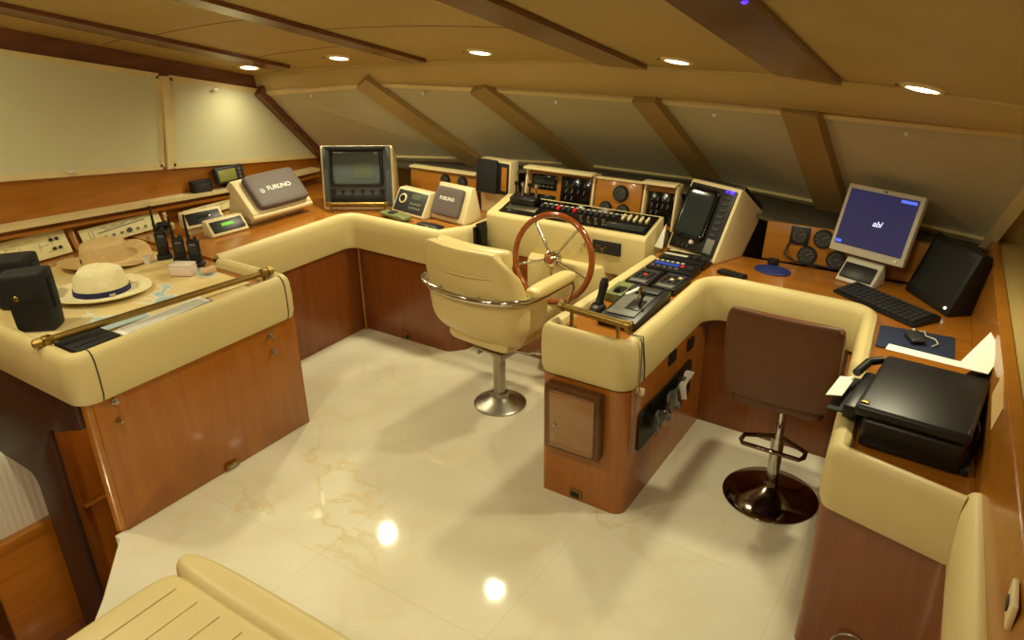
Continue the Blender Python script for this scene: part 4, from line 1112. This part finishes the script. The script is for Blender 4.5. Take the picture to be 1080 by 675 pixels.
tag(t2, 'white paper sheet coming out of the tray on the left side of the printer', 'paper', loc=(-.046, 2.295, WT+.079), rz=-5)
mb = MB()
mb.slab([(-.18, 2.535, 0), (.10, 2.510, 0), (.10, 2.545, .004), (-.175, 2.575, .004)], .0015)
mb.slab([(.03, 2.520, .001), (.118, 2.508, .001), (.145, 2.62, .032), (.105, 2.765, .040)], .0015)
t3 = tag(mb.build('white_paper', 'white'), 'white paper sheet sticking up behind the printer', 'paper', loc=(0, 0, .932))

# ------------------------------------------------------------------ peninsula instruments
def pen(name, lab, cat, x, y, rz=0): return thing(name, lab, cat, (x, y, WT+.001), rz)
t = pen('lever_control', 'large black control box with grey plate and lever at the peninsula end', 'control', -1.157, 2.70, 0)
MB().xprism([(-.19, 0), (-.19, .035), (.17, .055), (.19, .045), (.19, 0)], -.085, .085, .006).build('housing', 'black', t)
F = face((0, -.01, .0465), 86.8)
MB(F).box((-.005, -.03, .002), (.125, .21, .006), bev=.004).build('grey_plate', 'grey', t)
MB(F).box((.02, -.03, .006), (.06, .10, .006), bev=.002).build('slot_plate', 'black', t)
for k, (u, v) in enumerate(((.01, .0), (.035, -.035))):
    l = MB(F); l.cyl((u, v, .004), (u+.01, v+.012, .05), .006, n=10); l.cyl((u+.01, v+.012, .05), (u+.013, v+.016, .07), .013, .011, 14, .004); l.build('lever', 'black' if k else 'chrome', t)
MB().cyl((-.062, .03, .055), (-.03, .105, .066), .008, n=12, bev=.002).build('white_pen', 'whitepl', t)  # white pen lying on the control box, built as a part of it
MB(F).box((-.01, .13, .003), (.14, .05, .008), bev=.003).build('top_strip', 'darkgrey', t)
t = pen('joystick', 'black joystick with round base behind the short brass rail', 'joystick', -1.291, 2.61, 10)
MB().lathe([(0, 0), (.038, 0), (.038, .018), (.03, .036), (0, .04)], n=24, fn=lambda x, y, z: (x*.92, y*1.5, z)).build('base', 'black', t)
MB().tube([(0, .02, .035), (.005, .035, .07), (.012, .045, .115), (.014, .05, .14)], [.018, .016, .02, .014], 12).build('grip', 'black', t)
MB().cyl((-.0, -.03, .03), (0, -.034, .04), .012, n=14, bev=.002).build('knob', 'steel', t)
MB().cyl((.014, .05, .135), (.015, .051, .142), .007, n=10).build('thumb_button', 'darkgrey', t)
t = pen('green_box', 'flat green box beside the black joystick', 'box', -1.290, 2.835, 3)
MB().box((0, 0, .018), (.084, .165, .036), bev=.004).build('body', 'green', t); MB().box((.005, -.02, .038), (.045, .07, .006), bev=.003).build('dark_plate', 'black', t); MB().cyl((.005, -.05, .036), (.005, -.05, .055), .014, n=16, bev=.003).build('knob', 'black', t)
for x, lab, key in ((-1.265, 'left of two small black key panels on the peninsula, with a red key', 'red'), (-1.135, 'right of two small black key panels on the peninsula', 'amber')):
    t = pen('key_panel', lab, 'panel', x, 3.045, -1)
    MB().box((0, 0, .016), (.115, .20, .032), bev=.004).build('body', 'black', t)
    MB().box((-.0, .01, .033), (.09, .15, .003), bev=.001).build('plate', 'darkgrey', t)
    for k in range(9): MB().box((-.028+.028*(k % 3), -.03+.034*(k//3), .037), (.017, .02, .006), bev=.002).build('key', key if k == 4 or (key == 'amber' and k == 8) else 'black', t)
    MB().box((.0, -.078, .034), (.08, .03, .004), bev=.001).build('readout', 'grey', t)
t = pen('lit_panel', 'black panel with a lit blue strip on the peninsula', 'panel', -1.202, 3.235, -1)
MB().box((0, 0, .017), (.232, .135, .034), bev=.004).build('body', 'black', t)
MB().box((-.035, .005, .036), (.125, .028, .005), bev=.002).build('blue_strip', 'bpanel', t)
MB().box((.045, .005, .036), (.02, .024, .005), bev=.002).build('red_key', 'red', t); MB().cyl((.09, -.02, .034), (.09, -.02, .05), .016, n=18, bev=.003).build('knob', 'darkgrey', t)
for k in range(6): MB().box((-.10+.026*k, .043, .036), (.016, .012, .004), bev=.001).build('key', 'silver' if k else 'amber', t)
for k in range(5): MB().box((-.09+.03*k, -.04, .036), (.016, .012, .004), bev=.001).build('key', 'grey', t)
t = pen('radio_unit', 'black radio unit with pale lettering bar at the inner end of the peninsula', 'radio', -1.198, 3.375, -1)
MB().box((0, 0, .02), (.232, .118, .040), bev=.005).build('body', 'black', t)
MB().box((-.045, .0, .0415), (.12, .022, .003), bev=.001).build('pale_bar', 'silver', t)
for k in range(2): MB().cyl((.06+.04*k, -.01, .04), (.06+.04*k, -.01, .054), .013, n=16, bev=.003).build('knob', 'darkgrey', t)
# folded papers in the side pocket
pp = thing('folded_magazine', 'crumpled black and white folded papers stuffed in the peninsula pocket', 'papers', (-.962, 2.72, .285))
for j, (y0, w, h, tl, mt) in enumerate(((-.16, .17, .13, 8, 'blackg'), (-.02, .18, .15, -6, 'screen'), (.10, .16, .14, 10, 'white'))):
    MB().grid(lambda u, v: (-.014+.011*j*0+.012*sin(7*u+5*v+j)-.006*j+.012*v, y0+w*u-.02+.02*v, .01+h*v*(1-.35*u*(j == 0))+.012*sin(9*u+j)), 10, 8, .002).build('sheet', mt, pp)

# ------------------------------------------------------------------ on the chart table
def flatnote(name, lab, cat, poly, z, t, mat):
    c = (sum(p[0] for p in poly)/len(poly), sum(p[1] for p in poly)/len(poly))
    o = MB().prism([(x-c[0], y-c[1]) for x, y in poly], 0, t).build(name, mat); return tag(o, lab, cat, loc=(c[0], c[1], z))
ch = flatnote('nautical_chart', 'large yellow and blue nautical chart spread over the chart table', 'chart', [(-3.98, 1.19), (-2.945, 1.195), (-2.86, 2.06), (-3.86, 2.11)], WT+.001, .003, 'chartp')
cov = thing('writing_pad', 'white ruled writing pad with blue edge lying behind the padded edge of the chart table', 'pad', (-2.840, 1.60, WT+.0042), 3)
MB().box((0, 0, .004), (.10, .42, .008)).build('pages', 'white', cov)
MB().box((.046, 0, .0088), (.008, .42, .0012)).build('blue_edge', 'blue', cov)
ln = MB()
for k in range(9): ln.box((-.035+.009*k, 0, .0083), (.0015, .38, .0006))
ln.build('ruled_lines', 'grey', cov)
sm = flatnote('small_chart', 'small blue and yellow chart sheet beside the white writing pad', 'chart', [(-2.865, 1.83), (-2.79, 1.82), (-2.775, 2.01), (-2.85, 2.015)], WT+.0042, .002, 'chartp')
t = thing('black_folder', 'flat black folder lying under the left end of the brass rail', 'folder', (-2.882, 1.287, WT+.0045), 3)
MB().box((0, 0, .008), (.165, .18, .014), bev=.003).build('cover', 'blackcl', t); MB().box((.04, 0, .0155), (.012, .16, .003), bev=.001).build('elastic_strap', 'black', t)
# hats
def hat(name, lab, loc, rz, rb, rc, h, mat, wavy, dent, bandmat):
    t = thing(name, lab, 'hat', loc, rz)
    def br(x, y, z):
        r = math.hypot(x, y); a = math.atan2(y, x)
        k = max(0, (r-rc)/(rb-rc))
        return (x*1.08, y*.94, z+k*k*(.012+wavy*.022*sin(2*a+.7)+wavy*.010*sin(3*a))+(.014 if not wavy else .010)*k*abs(sin(a)))
    MB().lathe([(rc*.96, .012), (rc*1.1, .004), (rb*.8, .003), (rb, .004), (rb+.003, .007), (rb, .010), (rb*.8, .009), (rc*1.1, .011), (rc*.985, .02), (rc*.96, .012)], n=64, fn=br).build('brim', mat, t)
    def cr(x, y, z):
        k = max(0, (z-h*.55)/(h*.45))
        d = dent*k*math.exp(-(y/(rc*.35))**2)*(1 if x < rc*.6 else .5)
        pin = 1-.16*k*dent/.03*(1 if x > 0 else .2)
        return (x*1.08, y*.94*pin, z-d)
    MB().lathe([(rc, .008), (rc*.965, h*.3), (rc*.915, h*.6), (rc*.865, h*.84), (rc*.82, h*.93), (rc*.72, h*.985), (rc*.5, h), (rc*.25, h*.99), (0, h*.985)], n=64, fn=cr).build('crown', mat, t)
    if bandmat:
        bd = MB().lathe([(rc*1.0, .012), (rc*1.012, .014), (rc*.995, .042), (rc*.975, .044)], n=64, fn=lambda x, y, z: (x*1.08, y*.94, z)).build('hat_band', bandmat, t)
    return t, rc
hw, rc = hat('straw_hat', 'pale straw hat with navy band on the chart table', (-3.325, 1.605, WT+.0045), 50, .192, .112, .135, 'straw', 0, .034, 'band')
mk = MB()
for k in range(5): mk.box((rc*1.08*cos(R(-66+2.4*k))*1.0+.002, rc*.94*sin(R(-66+2.4*k))*1.0-.003, .027), (.0035, .004, .010), (0, 0, R(-66+2.4*k)))
mk.build('pale_marks', 'silver', hw.children[2])
ht, rc2 = hat('sun_hat', 'tan floppy sun hat behind the pale banded straw hat', (-3.735, 1.86, WT+.0095), 75, .20, .115, .115, 'tan', 1, .0, None)
MB().box((-.118, -.02, .03), (.004, .02, .03), bev=.002).build('dark_tab', 'black', ht)
# black cases
def case(lab, loc, rz, w, d, h):
    t = thing('black_case', lab, 'case', loc, rz)
    b = MB(); b.pillow((w*.86, d, h*.72), lambda x, y, z: (x*(1+.12*z/h), y, z+h*.36), p=9, nu=16, nv=16); b.build('body', 'blackcl', t)
    f = MB(); f.pillow((w, d*1.12, h*.5), lambda x, y, z: (x-.012, y-.004, z+h*.75+.015*x/w), p=8, nu=16, nv=16); f.build('flap', 'blackcl', t)
    MB().lathe([(0, .006), (.010, .004), (.013, 0), (0, 0)], Matrix.Translation((-w*.2, -d*.565-.004, h*.60)) @ Matrix.Rotation(pi/2, 4, 'X'), 18).build('snap', 'brass', t)
    MB().box((w*.46, 0, h*.62), (.012, d*.4, h*.5), bev=.004).build('side_loop', 'blackcl', t)
    return t
case('upright black case with brass snap at the left front of the chart table', (-3.185, 1.262, WT+.0045), 40, .185, .10, .255)
case('upright black case standing behind the black case with the snap', (-3.50, 1.345, WT+.0045), 36, .20, .12, .235)
# handheld radios
def radio(lab, loc, rz, k=1.0):
    t = thing('handheld_radio', lab, 'radio', loc, rz, 'handheld radios standing on the chart table')
    MB().box((0, 0, .075*k), (.058, .036, .15*k), bev=.008).build('body', 'black', t)
    MB().tube([(-.018, 0, .145*k), (-.019, 0, .19*k), (-.022, .002, .285*k)], [.009, .007, .005], 10).build('antenna', 'black', t)
    MB().cyl((.014, 0, .148*k), (.014, 0, .166*k), .009, n=14, bev=.002).build('knob', 'darkgrey', t)
    MB().box((0, -.019, .095*k), (.042, .004, .05*k), bev=.001).build('speaker_grille', 'darkgrey', t)
    MB().box((0, -.019, .125*k), (.03, .003, .012), bev=.001).build('readout', 'grey', t)
    MB().box((0, 0, .012), (.075, .06, .024), bev=.006).build('charger', 'black', t)
    return t
radio('tallest handheld radio with long antenna, left of the three on the chart table', (-3.535, 2.06, WT+.0045), 60, 1.0)
radio('middle handheld radio of the three on the chart table', (-3.415, 2.075, WT+.0045), 55, .85)
radio('handheld radio nearest the padded edge, right of the three on the chart table', (-3.285, 2.075, WT+.0045), 40, .95)
t = thing('clear_box', 'small pinkish clear plastic box in front of the handheld radios', 'box', (-3.235, 1.965, WT+.0045), 28)
MB().box((0, 0, .026), (.115, .075, .05), bev=.012).build('body', plain('pinkish_clear_plastic', (226, 206, 200), .25), t); MB().box((0, 0, .054), (.11, .07, .012), bev=.005).build('lid', plain('pale_plastic_lid', (232, 216, 208), .3), t)
t = MB().pillow((.07, .05, .032), lambda x, y, z: (x, y+.006*sin(60*x), z+.015+.004*sin(80*x)), p=2.4, nu=14, nv=12).build('beige_shell', 'amber')
tag(t, 'beige shell-like lump right of the clear plastic box', 'shell', loc=(-3.135, 2.035, WT+.010), rz=30)
t = thing('white_cup', 'tiny white cup standing between the tan sun hat and the handheld radios', 'cup', (-3.54, 1.965, WT+.0045))
MB().lathe([(0, 0), (.014, 0), (.017, .04), (.015, .04), (.012, .004), (0, .004)], n=20).build('body', 'whitepl', t)
MB().lathe([(.0165, .034), (.019, .036), (.019, .041), (.0165, .041)], n=20).build('rim', 'whitepl', t)
t = thing('hand_microphone', 'black hand microphone with cord at the foot of the cream wall panels', 'microphone', (-3.96, 2.33, WT+.012), 70)
MB(Matrix.Translation((0, 0, .03)) @ Matrix.Rotation(R(60), 4, 'X')).pillow((.07, .04, .10), p=4, nu=14, nv=14).build('body', 'black', t)
MB().tube([(.0, -.04, .02), (.04, -.075, .008), (.0, -.10, .006), (-.05, -.08, .006), (-.03, -.05, .006)], .005, 8).build('cord', 'black', t)
MB().cyl((.05, .0, .0), (.05, .0, .04), .018, n=16, bev=.004).build('holder', 'cream', t)

# ------------------------------------------------------------------ camera, world, view
cam = bpy.data.cameras.new('camera'); co = bpy.data.objects.new('camera', cam); COL.objects.link(co)
cam.sensor_width = 36; cam.lens = 779/1080*36; cam.clip_start = .02
D = Vector((26, 1740, 779)).normalized(); Zc = -D
Yc = Vector((560, -357, 779)); Yc = (Yc-Zc*Yc.dot(Zc)).normalized(); Xc = Yc.cross(Zc)
rot = Matrix(((Xc.x, -Xc.y, -Xc.z), (Yc.x, -Yc.y, -Yc.z), (Zc.x, -Zc.y, -Zc.z)))
co.matrix_world = Matrix.Translation((0, 0, 2.05)) @ rot.to_4x4()
SC.camera = co
w = bpy.data.worlds.new('night'); SC.world = w; w.use_nodes = True
w.node_tree.nodes['Background'].inputs['Color'].default_value = (.006, .006, .008, 1)
SC.view_settings.view_transform = 'Standard'; SC.view_settings.look = 'None'
SC.view_settings.gamma = 1; SC.view_settings.exposure = 0; SC.view_settings.use_curve_mapping = False
SC.cycles.use_denoising = True
SC.cycles.max_bounces = 8
